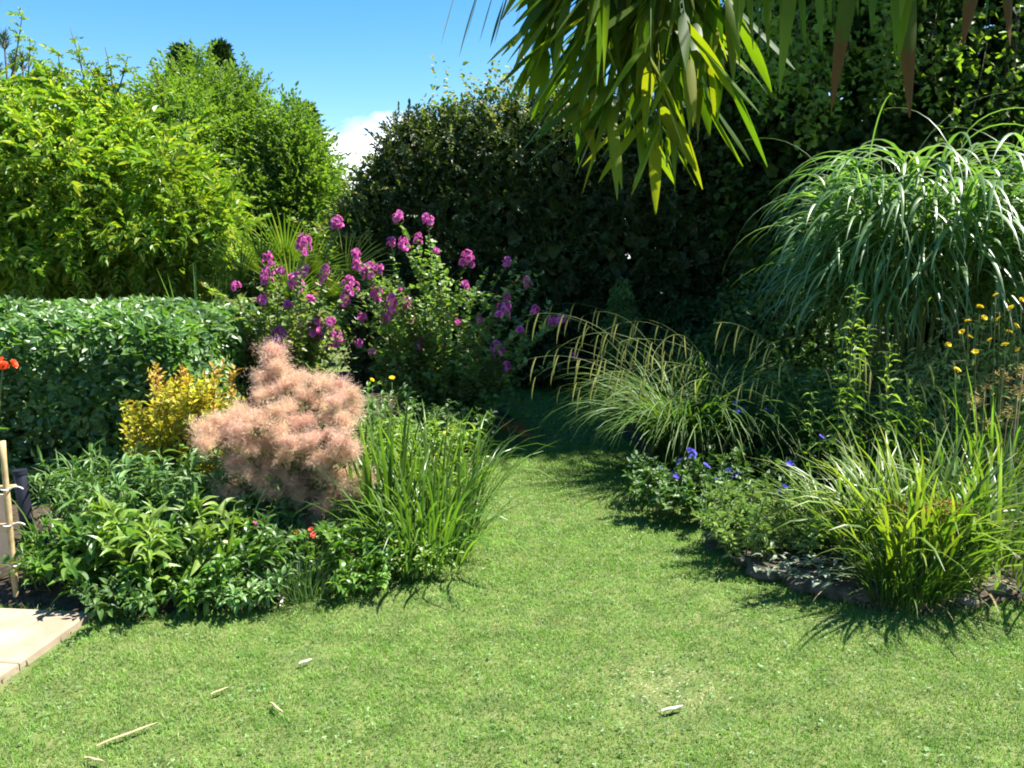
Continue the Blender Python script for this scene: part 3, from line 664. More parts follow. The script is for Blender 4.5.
# fan palm
g = at(290, 290, 8.6)
root = thing('fan_palm', (g[0], 8.6, 0), 'fan palm with stiff pleated leaves showing above the smaller mallow', 'palm')
mt = MB(); tubes(mt, np.array([[[g[0], 8.6, 0], [g[0] + .02, 8.6, .55], [g[0], 8.6, 1.05]]]), np.array([[.11, .1, .09]]), 9); mt.build('trunk', M['bark'], root, True)
for px, py, ang, sz in [(262, 262, 2.0, .55), (240, 272, 2.5, .5), (310, 262, 1.1, .5), (345, 262, .55, .5), (285, 250, 1.6, .55), (325, 285, .3, .45), (225, 290, 2.9, .45), (290, 285, 1.5, .5)]:
    e = at(px, py + 12, 8.6 + U(-.45, .3)); mp_ = MB(); c0 = np.array([g[0], 8.6, 1.05])
    tubes(mp_, bez(c0, (c0 + e) / 2 + [0, 0, .1], e, 7)[None], np.full((1, 7), .009), 5)
    pet = mp_.build('leaf_stalk', M['stem'], root, True)
    n = 30; a = ang + np.linspace(-1.5, 1.5, n); fw = U(-.25, .25)
    mb = MB(); L = sz * (.78 + .22 * np.cos(np.linspace(-1.5, 1.5, n))) * U(.95, 1.05, n)
    d = np.column_stack([np.cos(a), np.full(n, -.25 + fw), np.sin(a)])
    ph = np.arctan2(d[:, 1], d[:, 0]); th = np.arccos(nrm(d)[:, 2])
    ribbons(mb, np.tile(e, (n, 1)), ph, L, .026, th, th + np.sign(np.sin(th)) * U(.1, .4, n), 5, 2.0, .5, prof='lance'); mb.build('leaf_fan', M['palm'], root)

# ------------------------------------------------------------------ smoke bush
def plume_mesh(mat, n=2000):
    mb = MB(); nb = 26
    bd = nrm(rdir(nb) * [.8, .8, .7] + [0, 0, .45]); bl = U(.4, 1, nb)
    i = rng.integers(0, nb, n); t = U(.25, 1, n); p = bd[i] * (bl[i] * t)[:, None] * .1 + rng.normal(size=(n, 3)) * .014 * (.4 + t)[:, None]
    d = nrm(bd[i] * .5 + rdir(n)); 
    x = nrm(np.cross(d, rdir(n))); L = U(.018, .042, n)[:, None]; w = U(.0007, .0013, n)[:, None]
    V = np.stack([p - x * w, p + x * w, p + d * L], 1).reshape(-1, 3); mb.add(V, {3: np.arange(n * 3).reshape(-1, 3)})
    tubes(mb, np.stack([np.zeros((nb, 3)) - [0, 0, .02], bd * bl[:, None] * .05, bd * bl[:, None] * .1], 1), np.full((nb, 3), .0009), 3)
    return mb.mesh('plume', mat)
PL = [plume_mesh(M['plume']) for _ in range(4)]; PLP = [plume_mesh(M['plumep']) for _ in range(3)]
Y0 = 4.55; g = at(295, 500, Y0)
root = thing('smoke_bush', (g[0], Y0, .05), 'smoke bush covered in fluffy pinkish tan plumes', 'shrub')
pl = []
cand = [(272, 352), (268, 364), (280, 366), (262, 380), (290, 382), (300, 375), (210, 436), (228, 425), (245, 418), (270, 375), (280, 388), (262, 395), (240, 410), (218, 418), (205, 428), (205, 442), (225, 440), (240, 430), (258, 420), (275, 410), (290, 405), (305, 392), (320, 382), (338, 385), (350, 392), (335, 400), (318, 402), (352, 408), (345, 420), (330, 415), (310, 420), (295, 425), (280, 430), (265, 440), (250, 450), (235, 460), (245, 470), (232, 480), (225, 490), (245, 490), (262, 480), (265, 462), (282, 455), (280, 470), (298, 445), (312, 440), (328, 435), (342, 440), (350, 452), (335, 455), (320, 460), (303, 462), (292, 480), (278, 488), (310, 478), (326, 474), (340, 470), (352, 482), (365, 478), (262, 500), (300, 494), (318, 490), (338, 490), (355, 498), (378, 490), (398, 488), (305, 525), (335, 530), (348, 540), (290, 515), (372, 525), (322, 505), (246, 440), (288, 442)]
cand = [q for q in cand if q[0] < 372]
for k, (px, py) in enumerate(cand):
    yy = Y0 - .38 + .55 * abs((py - 430) / 90) * (1 if py < 430 else .25) + U(-.08, .1)
    q = at(px, py, yy); pl.append(q)
    src = PLP if (U(0, 1) < .2 + .5 * (270 < px < 330 and 420 < py < 480)) else PL
    part('plume', src[k % len(src)], root, q - [0, 0, .02], (U(-.5, .2), U(-.4, .4), U(0, 6)), U(.7, 1.02))
pl = np.array(pl); n = len(pl); bs = np.column_stack([g[0] + (pl[:, 0] - g[0]) * .2, Y0 + (pl[:, 1] - Y0) * .2, np.full(n, .05)])
stem_plant(root, bs, pl - [0, 0, .04], leaf_quad(.15, .1, .45, .8, .95), .055, .04, 26, 2, .25, M['cotinus'], M['redstem'], .2, .2, .006, None, .5)

# golden shrub
Y0 = 4.85; g = at(190, 470, Y0)
root = thing('golden_shrub', (g[0], Y0, .05), 'golden yellow shrub with coppery shoot tips between hedge and smoke bush', 'shrub')
n = 210; tp = []
for i in range(n):
    a = U(0, 1); px = 183 + rng.normal() * 32; lo = 372 + abs(px - 195) * .36; tp.append(at(np.clip(px, 124, 246), U(lo, 470), Y0 + U(-.3, .25)))
tp = np.array(tp); bs = np.column_stack([g[0] + (tp[:, 0] - g[0]) * .4, Y0 + (tp[:, 1] - Y0) * .5, np.full(n, .08)])
stem_plant(root, bs, tp, LEAF, .036, .022, 60, 1, .3, M['gold'], M['redstem'], .4, .2, .003, lambda t: 1.0, .5)
n = 14; tp = np.array([at(U(145, 240), U(362, 385), Y0 + U(-.2, .3)) for _ in range(n)]); bs = np.column_stack([g[0] + (tp[:, 0] - g[0]) * .6, np.full(n, Y0), np.full(n, .4)])
stem_plant(root, bs, tp, LEAF, .034, .02, 60, 1, .4, M['copper'], M['redstem'], .5, .2, .002, lambda t: 1.0, .5, ('shoots', 'shoot_leaves'))

# broad leaved perennials in front left
def perennial(px, py, rx, ry, n, h, Lf, W, mat, label, name='leafy_perennial', leaf=LEAFF, nodes=26, per=2, el=.2, group='leafy perennials along the left bed', lean=.35, t0=.2, cat='plant'):
    g = G(px, py, .03); root = thing(name, (g[0], g[1], .03), label, cat, group)
    a = U(0, 2 * PI, n); r = np.sqrt(U(0, 1, n)); bs = np.column_stack([g[0] + rx * r * np.cos(a), g[1] + ry * r * np.sin(a), np.full(n, .03)])
    hh = U(h * .65, h, n) * (1 - .25 * r); tp = bs + np.column_stack([lean * r * np.cos(a) * h + rng.normal(size=n) * .04, lean * r * np.sin(a) * h + rng.normal(size=n) * .04, hh])
    stem_plant(root, bs, tp, leaf, Lf, W, nodes, per, t0, mat, M['stem'], el, .35, .004, lambda t: 1.2 - .6 * abs(t - .35), .5, droop=.1)
    return root, tp
perennial(116, 590, .2, .16, 26, .38, .095, .036, M['broad'], 'bushy perennial with broad shiny leaves spilling beside the paving slabs', nodes=32)
perennial(165, 588, .18, .16, 22, .5, .1, .03, M['spire'], 'tall pale green perennial in the middle of the leafy group', nodes=24, el=.45)
perennial(216, 588, .18, .16, 18, .38, .07, .026, M['broad'], 'shorter shiny leaved perennial next to the fine needle leaved tuft', nodes=26)
perennial(188, 552, .3, .2, 44, .6, .085, .022, M['narrowg'], 'blue green narrow leaved perennial below the golden shrub', nodes=34)
perennial(118, 545, .26, .2, 34, .56, .1, .016, M['narrowg'], 'wispy narrow leaved perennial in front of the laurel hedge', nodes=30)
perennial(262, 545, .2, .16, 18, .4, .08, .024, M['mallow'], 'dark leaved perennial tucked under the smoke bush plumes', nodes=34)
perennial(345, 578, .22, .14, 22, .3, .06, .03, M['broad'], 'small leaved mounded perennial at the bed edge below the sword leaves', nodes=36)
perennial(405, 562, .16, .14, 20, .26, .05, .026, M['gera'], 'low bushy perennial on the lawn edge under the sword leaves', nodes=40)
perennial(410, 505, .3, .3, 60, .6, .08, .02, M['spire'], 'pale green leafy perennial among the sword leaves', nodes=34)
perennial(390, 455, .4, .25, 34, .6, .07, .02, M['narrowg'], 'fine leaved green perennial between smoke bush and large mallow', nodes=36)
perennial(455, 452, .22, .2, 22, .42, .06, .03, M['mallow'], 'low leafy plant at the foot of the large mallow', nodes=40)
perennial(235, 462, .3, .25, 26, .9, .07, .02, M['mallowy'], 'tall green perennial behind the golden shrub', nodes=34)

perennial(250, 585, .22, .14, 24, .3, .06, .022, M['gera'], 'dark small leaved perennial behind the fine needle leaved tuft', nodes=40)
perennial(300, 560, .26, .16, 26, .36, .07, .014, M['narrowg'], 'narrow leaved perennial between the smoke bush and the needle tufts', nodes=40)
perennial(56, 586, .1, .1, 14, .34, .07, .02, M['broad'], 'small leafy perennial beside the black pipe', nodes=32)
for px, py, rx, hh, mt_, lb in [(135, 608, .16, .17, 'gera', 'low dark leafy edging plant under the tall shiny leaved perennial'), (190, 606, .16, .15, 'broad', 'low bright edging plant at the bed edge between the shiny perennials and the needle tuft'), (240, 603, .14, .16, 'narrowg', 'low blue green edging plant just before the fine needle leaved tuft'), (350, 590, .16, .15, 'broad', 'low bright leafy edging plant right of the needle tufts'), (405, 574, .14, .16, 'spire', 'low pale edging plant under the arching sword leaves'), (445, 550, .1, .2, 'broad', 'low leafy plant where the sword leaves lean over the lawn')]:
    perennial(px, py, rx, .07, 24, hh, .045, .02, M[mt_], lb, 'edging_plant', nodes=60, lean=.6)
# 
def swords(px, py, rx, ry, n, Lr, W, th, mat, label, name, cat='plant', arch=(.2, .9), dead=None, phi=None, fold=.35, prof='sword', seg=7, group=None, pw=1.8):
    g = G(px, py, .03); root = thing(name, (g[0], g[1], .03), label, cat, group)
    a = U(0, 2 * PI, n); r = np.sqrt(U(0, 1, n)); bs = np.column_stack([g[0] + rx * r * np.cos(a), g[1] + ry * r * np.sin(a), np.full(n, .03)])
    ph = a + rng.normal(size=n) * .6; mb = MB()
    t0 = U(0, th, n) * (.3 + r); t1 = t0 + U(*arch, n)
    ribbons(mb, bs, ph, U(Lr * .6, Lr, n), U(W * .7, W * 1.15, n), t0, t1, seg, pw, fold, U(-.8, .8, n), prof, .12); mb.build('leaves', mat, root, True, True)
    if dead:
        k = dead; mb = MB(); ribbons(mb, bs[:k], ph[:k], U(Lr * .35, Lr * .6, k), W * .6, U(.5, .9, k), U(1.6, 2.6, k), seg, 1, .3, U(-1, 1, k), prof, .2); mb.build('dry_leaves', M['dead'], root, True)
    return root
swords(425, 560, .24, .26, 150, .68, .015, .55, M['iris'], 'clump of upright green sword leaves arching over the lawn edge', 'sword_leaf_clump', 'plant', (.05, 2.2), group='sword leaved clumps of the left bed')
swords(385, 545, .16, .16, 44, .85, .024, .22, M['iris'], 'tall bluish sword leaves standing beside the smoke bush', 'sword_leaf_clump', 'plant', (.05, .5), group='sword leaved clumps of the left bed')
swords(440, 525, .24, .22, 120, .8, .014, .45, M['iris'], 'rear clump of thin sword leaves near the large mallow', 'sword_leaf_clump', 'plant', (.1, 2.2), group='sword leaved clumps of the left bed')
swords(205, 430, .1, .1, 16, 1.5, .03, .15, M['narrowg'], 'grey green sword leaves poking up behind the laurel hedge', 'sword_leaf_clump', 'plant', (.05, .3), group='sword leaved clumps of the left bed')
swords(222, 585, .1, .08, 22, .5, .02, .5, M['iris'], 'few broad strap leaves among the shiny perennials', 'strap_leaf_clump', 'plant', (.2, 1.2))
swords(70, 575, .12, .1, 24, .5, .016, .6, M['lilyd'], 'light strap leaves leaning out beside the black pipe', 'strap_leaf_clump', 'plant', (.4, 1.6))
swords(85, 530, .2, .12, 40, .55, .011, .4, M['narrowg'], 'wispy grass tuft in front of the laurel hedge and black pipe', 'grass_tuft', 'grass tuft', (.5, 1.6))
swords(300, 596, .13, .1, 260, .24, .004, .9, M['dianthus'], 'low tuft of fine grey green needle leaves on the lawn edge', 'pink_plant', 'plant', (.1, .7), fold=0, seg=4)
swords(325, 572, .16, .1, 240, .3, .004, .6, M['dianthus'], 'taller tuft of fine needle leaves under the coral flowers', 'pink_plant', 'plant', (.1, .8), fold=0, seg=4)

# small flowers on stalks
def stalk_flowers(root, mesh, pix, Y, z0=.05, sc=1.0, name='flower', smat=None, spread=.05, tilt=.7):
    P = np.array([at(x, y, Y + U(-spread, spread)) for x, y in pix]); b = P.copy(); b[:, :2] += rng.normal(size=(len(P), 2)) * .04; b[:, 2] = z0
    for b1, q1 in zip(b, P):
        mt = MB(); tubes(mt, bez(b1, (b1 + q1) / 2 + rng.normal(size=3) * .02, q1, 7)[None], np.full((1, 7), .0016), 4); mt.build('flower_stalk', smat or M['stem'], root, True)
    for q in P: part(name, mesh, root, q, (tilt + U(-.3, .3), U(-.3, .3), U(0, 6)), U(.85, 1.15) * sc)
F = dict(mag=fmesh('flower', M['magenta'], petals=6, r=.016, cup=.3, layers=2), cor=fmesh('flower', M['coral'], petals=6, r=.02, cup=.4, layers=2), yel=fmesh('flower', M['yellow'], petals=6, r=.017, cup=.3, layers=2),
         blu=fmesh('flower', M['blue'], petals=5, r=.029, cup=.35), whi=fmesh('flower', M['white'], petals=5, r=.016, cup=.2), red=fmesh('flower', M['scarlet'], petals=6, r=.035, cup=.5, layers=2), pnk=fmesh('petal', M['pinkp'], petals=4, r=.022, cup=.1))
def flower_thing(name, label, mesh, pix, Y, sc=1.0, leafmat=None, **k):
    P = at(*pix[0], Y); root = thing(name, (P[0], P[1], .04), label, 'flower'); stalk_flowers(root, mesh, pix, Y, .04, sc, **k)
    mb = MB(); n = 14 + 6 * len(pix); a = U(0, 6.3, n); bs = np.array([at(*pix[i % len(pix)], Y) for i in range(n)]); bs[:, 2] = .04; bs[:, :2] += rng.normal(size=(n, 2)) * .04
    ribbons(mb, bs, a, U(.1, .25, n), .008, U(.1, .5, n), U(.5, 1.2, n), 4, 1, .3); mb.build('leaves', leafmat or M['dianthus'], root, True)
flower_thing('cerise_flower', 'single cerise flower low at the front of the left bed', F['mag'], [(258, 563)], 3.82, 1.2)
flower_thing('cerise_flower', 'pair of dark cerise flowers under the smoke bush', F['mag'], [(255, 524), (267, 524)], 4.05, 1.0)
flower_thing('coral_flower', 'three coral red flowers above the fine needle tuft', F['cor'], [(297, 533), (313, 535), (311, 530)], 3.95, 1.0)
flower_thing('yellow_flower', 'few small yellow flowers scattered among the sword leaves', F['yel'], [(392, 378), (365, 443), (362, 441), (446, 433), (398, 457), (323, 402), (437, 455), (372, 380), (350, 557)], 4.9, 1.0, spread=.25)
flower_thing('white_flower', 'small white flowers among the shiny leaved perennials', F['whi'], [(197, 570), (215, 543), (218, 552)], 3.85, .8)
# scarlet flower on tall stem at far left
P = at(3, 367, 3.9)
root = thing('scarlet_geranium', (P[0] - .12, P[1], 0), 'scarlet flower head on a tall stem in front of the laurel hedge', 'flower')
mt = MB(); b = np.array([P[0] - .12, P[1] - .02, 0]); tubes(mt, bez(b, b + [0.05, 0, .7], P, 9)[None], np.full((1, 9), .005), 5); mt.build('stem', M['stem'], root, True)
for k in range(6): part('flower', F['red'], root, P + rng.normal(size=3) * [.018, .02, .016], (U(.2, 1.2), U(-.6, .6), U(0, 6)), .75)
mb = MB(); n = 14; t = U(.2, .75, n); pp = b + (P - b) * t[:, None]; leafs(mb, pp - [.05, 0, 0], nrm(rng.normal(size=(n, 3)) * .5 + [0, -.3, 1]), .08, .08, LOBED); mb.build('leaves', M['broad'], root)
# dried seed head and dark bloom beside the mallow foot
root = thing('dry_seed_head', G(512, 444), 'brownish drooping seed head at the foot of the large mallow', 'plant')
P = np.array([at(505, 426, 7.0), at(518, 428, 7.0), at(524, 434, 6.95)]); b = np.tile(np.array(root.location), (3, 1)); mt = MB(); tubes(mt, bez(b, P + [0, 0, .1], P, 8), np.full((3, 8), .003), 4); mt.build('stems', M['cane'], root, True)
for q in P:
    mb = MB(); mb.inst(LEAFN, basis(rdir(90), rdir(90)), np.column_stack([np.full(90, .006), U(.03, .06, 90), np.full(90, .01)]), np.tile(q, (90, 1)) + rng.normal(size=(90, 3)) * .02); mb.build('seed_head', M['bronze'], root)

# ------------------------------------------------------------------ right bed
# silver grass (miscanthus)
Y0 = 6.1; g = at(915, 400, Y0)
root = thing('silver_grass', (g[0], Y0, .08), 'tall fountain of arching silver green ornamental grass', 'ornamental grass')
n = 150; a = U(0, 2 * PI, n); r = np.sqrt(U(0, 1, n)); bs = np.column_stack([g[0] + .4 * r * np.cos(a), Y0 + .38 * r * np.sin(a), np.full(n, .08)])
tops = bs + np.column_stack([.42 * r * np.cos(a) + rng.normal(size=n) * .06, .35 * r * np.sin(a) + rng.normal(size=n) * .06, U(1.6, 2.3, n) * (1 - .1 * r)])
mt = MB(); pth = bez(bs, bs * .5 + tops * .5 - [0, 0, 0], tops, 8); tubes(mt, pth, np.linspace(.005, .003, 8)[None], 4); mt.build('stems', M['stem'], root, True)
mb = MB(); n2 = 1900; i = rng.integers(0, n, n2); t = U(.5, 1, n2) ** .7; bp = bs[i] + (tops - bs)[i] * t[:, None]
ph = a[i] + rng.normal(size=n2) * .9
ribbons(mb, bp, ph, U(.45, .9, n2), U(.022, .038, n2), U(.1, .5, n2), U(2.5, 3.1, n2), 10, .72, .3, U(-.5, .5, n2), 'grass', .15)
mb.build('leaves', M['misc'], root, True)
# a few long wisps
mb = MB(); n2 = 14; ribbons(mb, tops[:n2], U(0, 6.3, n2), U(.9, 1.2, n2), .01, U(.2, .6, n2), U(1.6, 2.2, n2), 9, 1.0, .3, 0, 'grass'); mb.build('wispy_leaves', M['misc'], root, True)

# pendulous sedges
def sedge(px, py, n_leaf, n_culm, L, dirs, label, h=1.3, rl=.2):
    g = G(px, py, .05); root = thing('pendulous_sedge', (g[0], g[1], .05), label, 'sedge', 'pendulous sedges at the right bed edge')
    a = U(0, 6.3, n_leaf); r = U(0, rl, n_leaf); bs = np.column_stack([g[0] + r * np.cos(a), g[1] + r * np.sin(a), np.full(n_leaf, .05)]); mb = MB()
    ribbons(mb, bs, a + rng.normal(size=n_leaf) * .5, U(L * .55, L, n_leaf), U(.009, .017, n_leaf), U(.05, .5, n_leaf), U(1.8, 2.9, n_leaf), 9, 1.5, .35, U(-.6, .6, n_leaf), 'grass', .15); mb.build('leaves', M['sedge'], root, True)
    for k in range(n_culm):
        phi = dirs[0] + rng.normal() * dirs[1]; lg = U(h * .75, h * 1.3); tmp = MB(); mt = MB()
        pos, d = ribbons(tmp, np.array([[g[0] + U(-.12, .12), g[1] + U(-.12, .12), .05]]), phi, lg, .004, U(.02, .4), U(1.5, 2.75), 20, 1.7, wind=.25)
        tubes(mt, pos, np.linspace(.0026, .0011, 21)[None], 4)
        st_ = mt.build('flower_stem', M['culm'], root, True)
        for j in range(11, 21, 2):
            if U(0, 1) < .9:
                o = bpy.data.objects.new('catkin', CATK[rng.integers(0, 5)]); COL.objects.link(o); o.parent = st_
                o.location = pos[0, j] - np.array(root.location); o.rotation_euler = (0, 0, phi); o.scale = (U(.8, 1.25),) * 2 + (U(1.0, 1.9),)
def catk():
    mc = MB(); K = 7; tt = np.linspace(0, 1, K); off = np.column_stack([.03 * np.sin(tt * 1.6) + rng.normal() * .012 * tt, rng.normal() * .015 * tt, -.11 * tt ** 1.3])
    tubes(mc, off[None], np.array([[.001, .003, .0045, .005, .0045, .0032, .001]]), 6); return mc.mesh('catkin', M['catkin'])
CATK = [catk() for _ in range(5)]
sedge(686, 468, 640, 15, 1.35, (2.95, .7), 'arching sedge with drooping straw catkins reaching over the shaded lawn', 1.5)
sedge(712, 440, 420, 5, 1.45, (3.1, .9), 'rear pendulous sedge in the shade of the beech hedge', 1.5)
sedge(752, 470, 400, 7, 1.1, (2.6, 1.0), 'smaller pendulous sedge behind the violet blue geranium', 1.5)
sedge(820, 480, 260, 7, .8, (3.6, 1.1), 'pendulous sedge under the arching silver grass', 1.5)

# violet blue geranium
g = G(725, 500, .08)
root, _tp = perennial(718, 508, .5, .36, 120, .38, .04, .036, M['gera'], 'spreading cranesbill with violet blue flowers over the lawn edge', 'cranesbill', LOBED, 40, 2, .2, None, .3)
stalk_flowers(root, F['blu'], [(737, 403), (742, 411), (736, 412), (768, 411)], 5.45, .1, 1.0, spread=.1)
stalk_flowers(root, F['blu'], [(694, 453), (690, 451), (676, 477), (672, 474), (685, 481), (729, 471), (735, 477), (738, 475), (692, 458), (706, 466), (662, 470), (715, 480), (750, 486), (680, 462)], 5.0, .1, .95, spread=.1)
stalk_flowers(root, F['blu'], [(790, 464), (778, 492), (785, 488), (821, 437)], 4.5, .1, .8, spread=.1)

# dark shrub behind, and conifer in shade
def shrub(px, py, Y, blobs, n, mat, label, L=.06, W=.035, name='leafy_shrub', tpl=LEAF, nt=14):
    g = at(px, py, Y); root = thing(name, (g[0], Y, 0), label, 'shrub')
    B = [(g[0] + b[0], Y + b[1], b[2], b[3], b[4], b[5]) for b in blobs]; mt = MB()
    for i in range(nt):
        b = B[i % len(B)]; e = np.array(b[:3]) + rdir(1)[0] * np.array(b[3:6]) * .7; e[2] = max(e[2], .2); s_ = np.array([g[0] + U(-.08, .08), Y + U(-.08, .08), 0]); tubes(mt, bez(s_, (s_ + e) / 2 + [0, 0, .1], e, 7)[None], np.linspace(.012, .004, 7)[None], 4)
    mt.build('branches', M['bark'], root, True); mb = MB(); p, nn = shell(B, n, .5); leafs(mb, p, nn, L, W, tpl, .15, .7); mb.build('foliage', mat, root)
shrub(770, 350, 7.6, [(0, 0, .75, .6, .5, .7), (.6, 0, .9, .6, .5, .8), (-.4, 0, .5, .5, .4, .5)], 5000, M['gera'], 'dark leafy shrub in shade between sedge and silver grass')
shrub(690, 330, 9.0, [(0, 0, .6, .7, .4, .55), (.6, 0, .7, .6, .4, .6)], 3500, M['dark'], 'low dark shrub at the foot of the beech hedge')
shrub(622, 300, 9.1, [(0, 0, .55, .22, .22, .6), (0, 0, 1.0, .13, .13, .3)], 2200, M['narrowg'], 'small upright grey green conifer in front of the beech hedge', .07, .012, 'dwarf_conifer', LEAFN)
shrub(992, 360, 5.3, [(0, .1, .7, .5, .4, .55), (.5, .2, .8, .5, .4, .6), (-.3, 0, .5, .4, .3, .45)], 4200, M['feather'], 'fine leaved shrub dotted with yellow flowers beside the silver grass', .05, .014, 'yellow_flowered_shrub', LEAFN)
rootY = [o for o in COL.objects if o.name == 'yellow_flowered_shrub'][0]
stalk_flowers(rootY, F['yel'], [(996, 295), (1011, 308), (999, 319), (968, 321), (970, 337), (1016, 326), (1009, 332), (980, 307), (1022, 300), (957, 370), (990, 340), (948, 345), (984, 318), (1005, 345), (975, 352), (1018, 350), (962, 332)], 4.85, .3, 1.25, spread=.1)
shrub(880, 400, 5.9, [(0, 0, .45, .7, .4, .45), (-.6, 0, .4, .5, .4, .4), (.7, .1, .5, .5, .4, .5)], 5200, M['narrowg'], 'fine dark green foliage filling under the silver grass', .06, .013, 'leafy_shrub', LEAFN)
# tan seed heads
root = thing('seed_head_plant', at(1000, 500, 4.75) * [1, 1, 0], 'plant with flat tan seed heads at the picture edge under the yellow flowers', 'plant')
pix = [(985, 385), (1003, 376), (1018, 392), (975, 402), (1008, 412), (1023, 372), (992, 425)]
P = np.array([at(x, y, 4.75 + U(-.15, .15)) for x, y in pix]); b = np.column_stack([P[:, 0] * .7 + root.location[0] * .3, P[:, 1], np.full(len(P), .08)]); mt = MB(); tubes(mt, bez(b, (b + P) / 2, P, 7), np.full((len(P), 7), .003), 4); mt.build('stems', M['cane'], root, True)
for q in P:
    mb = MB(); n = 48; d = nrm(np.column_stack([rng.normal(size=(n, 2)), U(-.1, 1, n)])); mb.inst(LEAFN, basis(d, rdir(n)), np.column_stack([np.full(n, .006), U(.015, .045, n), np.full(n, .01)]), np.tile(q, (n, 1)) + rng.normal(size=(n, 3)) * [.022, .022, .022]); mb.build('seed_head', M['tan'], root)

# pale leafy spires
g = G(868, 540, .08)
root = thing('leafy_spire_plant', (g[0], g[1], .08), 'upright pale green leafy stems with pointed leaves in whorls', 'plant')
tp = np.array([at(857, 285, 4.9), at(890, 345, 4.8), at(870, 325, 5.1), at(838, 372, 4.9), at(912, 378, 5.0), at(812, 392, 4.9)])
bs = tp * [1, 1, 0] + np.column_stack([rng.normal(size=6) * .04, rng.normal(size=6) * .05, np.full(6, .08)])
stem_plant(root, bs, tp, LEAFL, .105, .026, 24, 2, .2, M['spire'], M['stem'], .25, .05, .005, lambda t: 1.15 - .7 * t, .35, droop=.2)
perennial(772, 556, .26, .2, 60, .42, .05, .012, M['feather'], 'feathery grey green perennial between cranesbill and strap leaves', 'feathery_perennial', LEAFN, 60, 2, .3, None)
perennial(955, 470, .5, .3, 40, .8, .08, .018, M['narrowg'], 'thin leaved green perennial behind the lime strap leaves', 'leafy_perennial', LEAFN, 44, 2, .3, None)
swords(985, 520, .5, .3, 150, 1.0, .013, .35, M['iris'], 'thin upright green blades below the yellow flowered shrub', 'grass_tuft', 'grass tuft', (.1, 1.6))
swords(880, 500, .4, .25, 90, .95, .011, .4, M['sedge'], 'loose dark green blades under the silver grass', 'grass_tuft', 'grass tuft', (.2, 1.8))
# daylily style clumps
swords(912, 584, .25, .2, 230, .86, .018, .55, M['lily'], 'large clump of arching lime green strap leaves at the front of the right bed', 'strap_leaf_clump', 'plant', (.3, 2.1), 16, fold=.3)
swords(862, 560, .22, .2, 170, .72, .014, .6, M['lilyd'], 'darker strap leaved clump spilling toward the stone edging', 'strap_leaf_clump', 'plant', (.4, 2.2), 10, fold=.3)
swords(990, 582, .28, .2, 150, .85, .017, .65, M['lilyd'], 'green strap leaved clump by the picture edge', 'strap_leaf_clump', 'plant', (.4, 2.1), 12, fold=.3)
swords(915, 604, .2, .07, 260, .42, .006, .6, M['sedge'], 'short dark grassy tuft at the lawn edge below the lime strap leaves', 'grass_tuft', 'grass tuft', (.4, 2.0), 16)
# bronze seed heads in the lime leaves
root = thing('bronze_flower_spray', G(945, 570, .08), 'low bronze orange flower spray inside the lime strap leaves', 'flower')
P = np.array([at(x, y, 3.85 + U(-.1, .1)) for x, y in [(925, 508), (935, 513), (945, 505), (955, 512), (962, 506), (915, 512), (950, 518), (897, 505)]]); b = P * .5 + np.array(root.location) * .5; b[:, 2] = .1; mt = MB(); tubes(mt, bez(b, (b + P) / 2 + [0, 0, .05], P, 7), np.full((len(P), 7), .002), 4); mt.build('stems', M['redstem'], root, True)
for q in P:
    mb = MB(); mb.inst(LEAFN, basis(rdir(40), rdir(40)), np.column_stack([np.full(40, .006), U(.015, .035, 40), np.full(40, .01)]), np.tile(q, (40, 1)) + rng.normal(size=(40, 3)) * [.025, .02, .008]); mb.build('floret', M['bronze'], root)
# silver rosette plant at the edge
g = G(800, 572, .12); root = thing('silver_leaf_plant', (g[0], g[1], .1), 'low felted silver leaved plant on the stone edging', 'plant')
mb = MB(); n = 80; a = U(0, 6.3, n); d = np.column_stack([np.cos(a), np.sin(a), U(.1, .9, n)]); mb.inst(LEAFF, basis(d, np.tile([0, 0, 1.], (n, 1)) + rng.normal(size=(n, 3)) * .2), np.column_stack([np.full(n, .018), U(.035, .065, n), np.full(n, .05)]), np.tile(g, (n, 1)) + np.column_stack([rng.normal(size=n) * .1, rng.normal(size=n) * .07, U(-.03, .08, n)])); mb.build('leaves', M['silver'], root)

# edging stones
def stone(p, sx, sy, sz, rz, label):
    me = bpy.data.meshes.new('edging_stone'); import bmesh
    bm = bmesh.new(); bmesh.ops.create_icosphere(bm, subdivisions=3, radius=1)
    ph = U(0, 6, 6)
    for v in bm.verts:
        c = v.co; k = 1 / max(abs(c.x) ** 4 + abs(c.y) ** 4 + abs(c.z) ** 4, .01) ** .25; c *= k * .5
        q = .1 * math.sin(8 * c.x * c.y + 4 * c.z + ph[4]) + .07 * math.sin(5 * c.x + ph[0]) + .06 * math.sin(6 * c.y + ph[1]) + .06 * math.sin(7 * c.z + ph[2]) + .05 * math.sin(11 * c.x + 9 * c.z + ph[3])
        c *= 1 + q; c.x *= sx; c.y *= sy; c.z *= sz
    for f in bm.faces: f.smooth = True
    bm.to_mesh(me); bm.free(); me.materials.append(M['stone']); o = bpy.data.objects.new('edging_stone', me); COL.objects.link(o)
    o.location = (p[0], p[1], sz * .36); o.rotation_euler = (U(-.1, .1), U(-.1, .1), rz); tag(o, label, 'stone', 'edging stones of the right bed')
edge = [(738, 556), (762, 574), (790, 588), (822, 600), (856, 608), (890, 613), (952, 612), (985, 606)]
labs = ['grey edging stone nearest the cranesbill flowers, first of the row', 'grey edging stone second along the row from the cranesbill', 'pale edging stone below the silver leaved plant', 'flat edging stone under the darker strap leaves', 'shaded edging stone before the lime strap clump', 'dark edging stone left of the short grassy tuft', 'edging stone just right of the short grassy tuft', 'last edging stone near the picture edge']
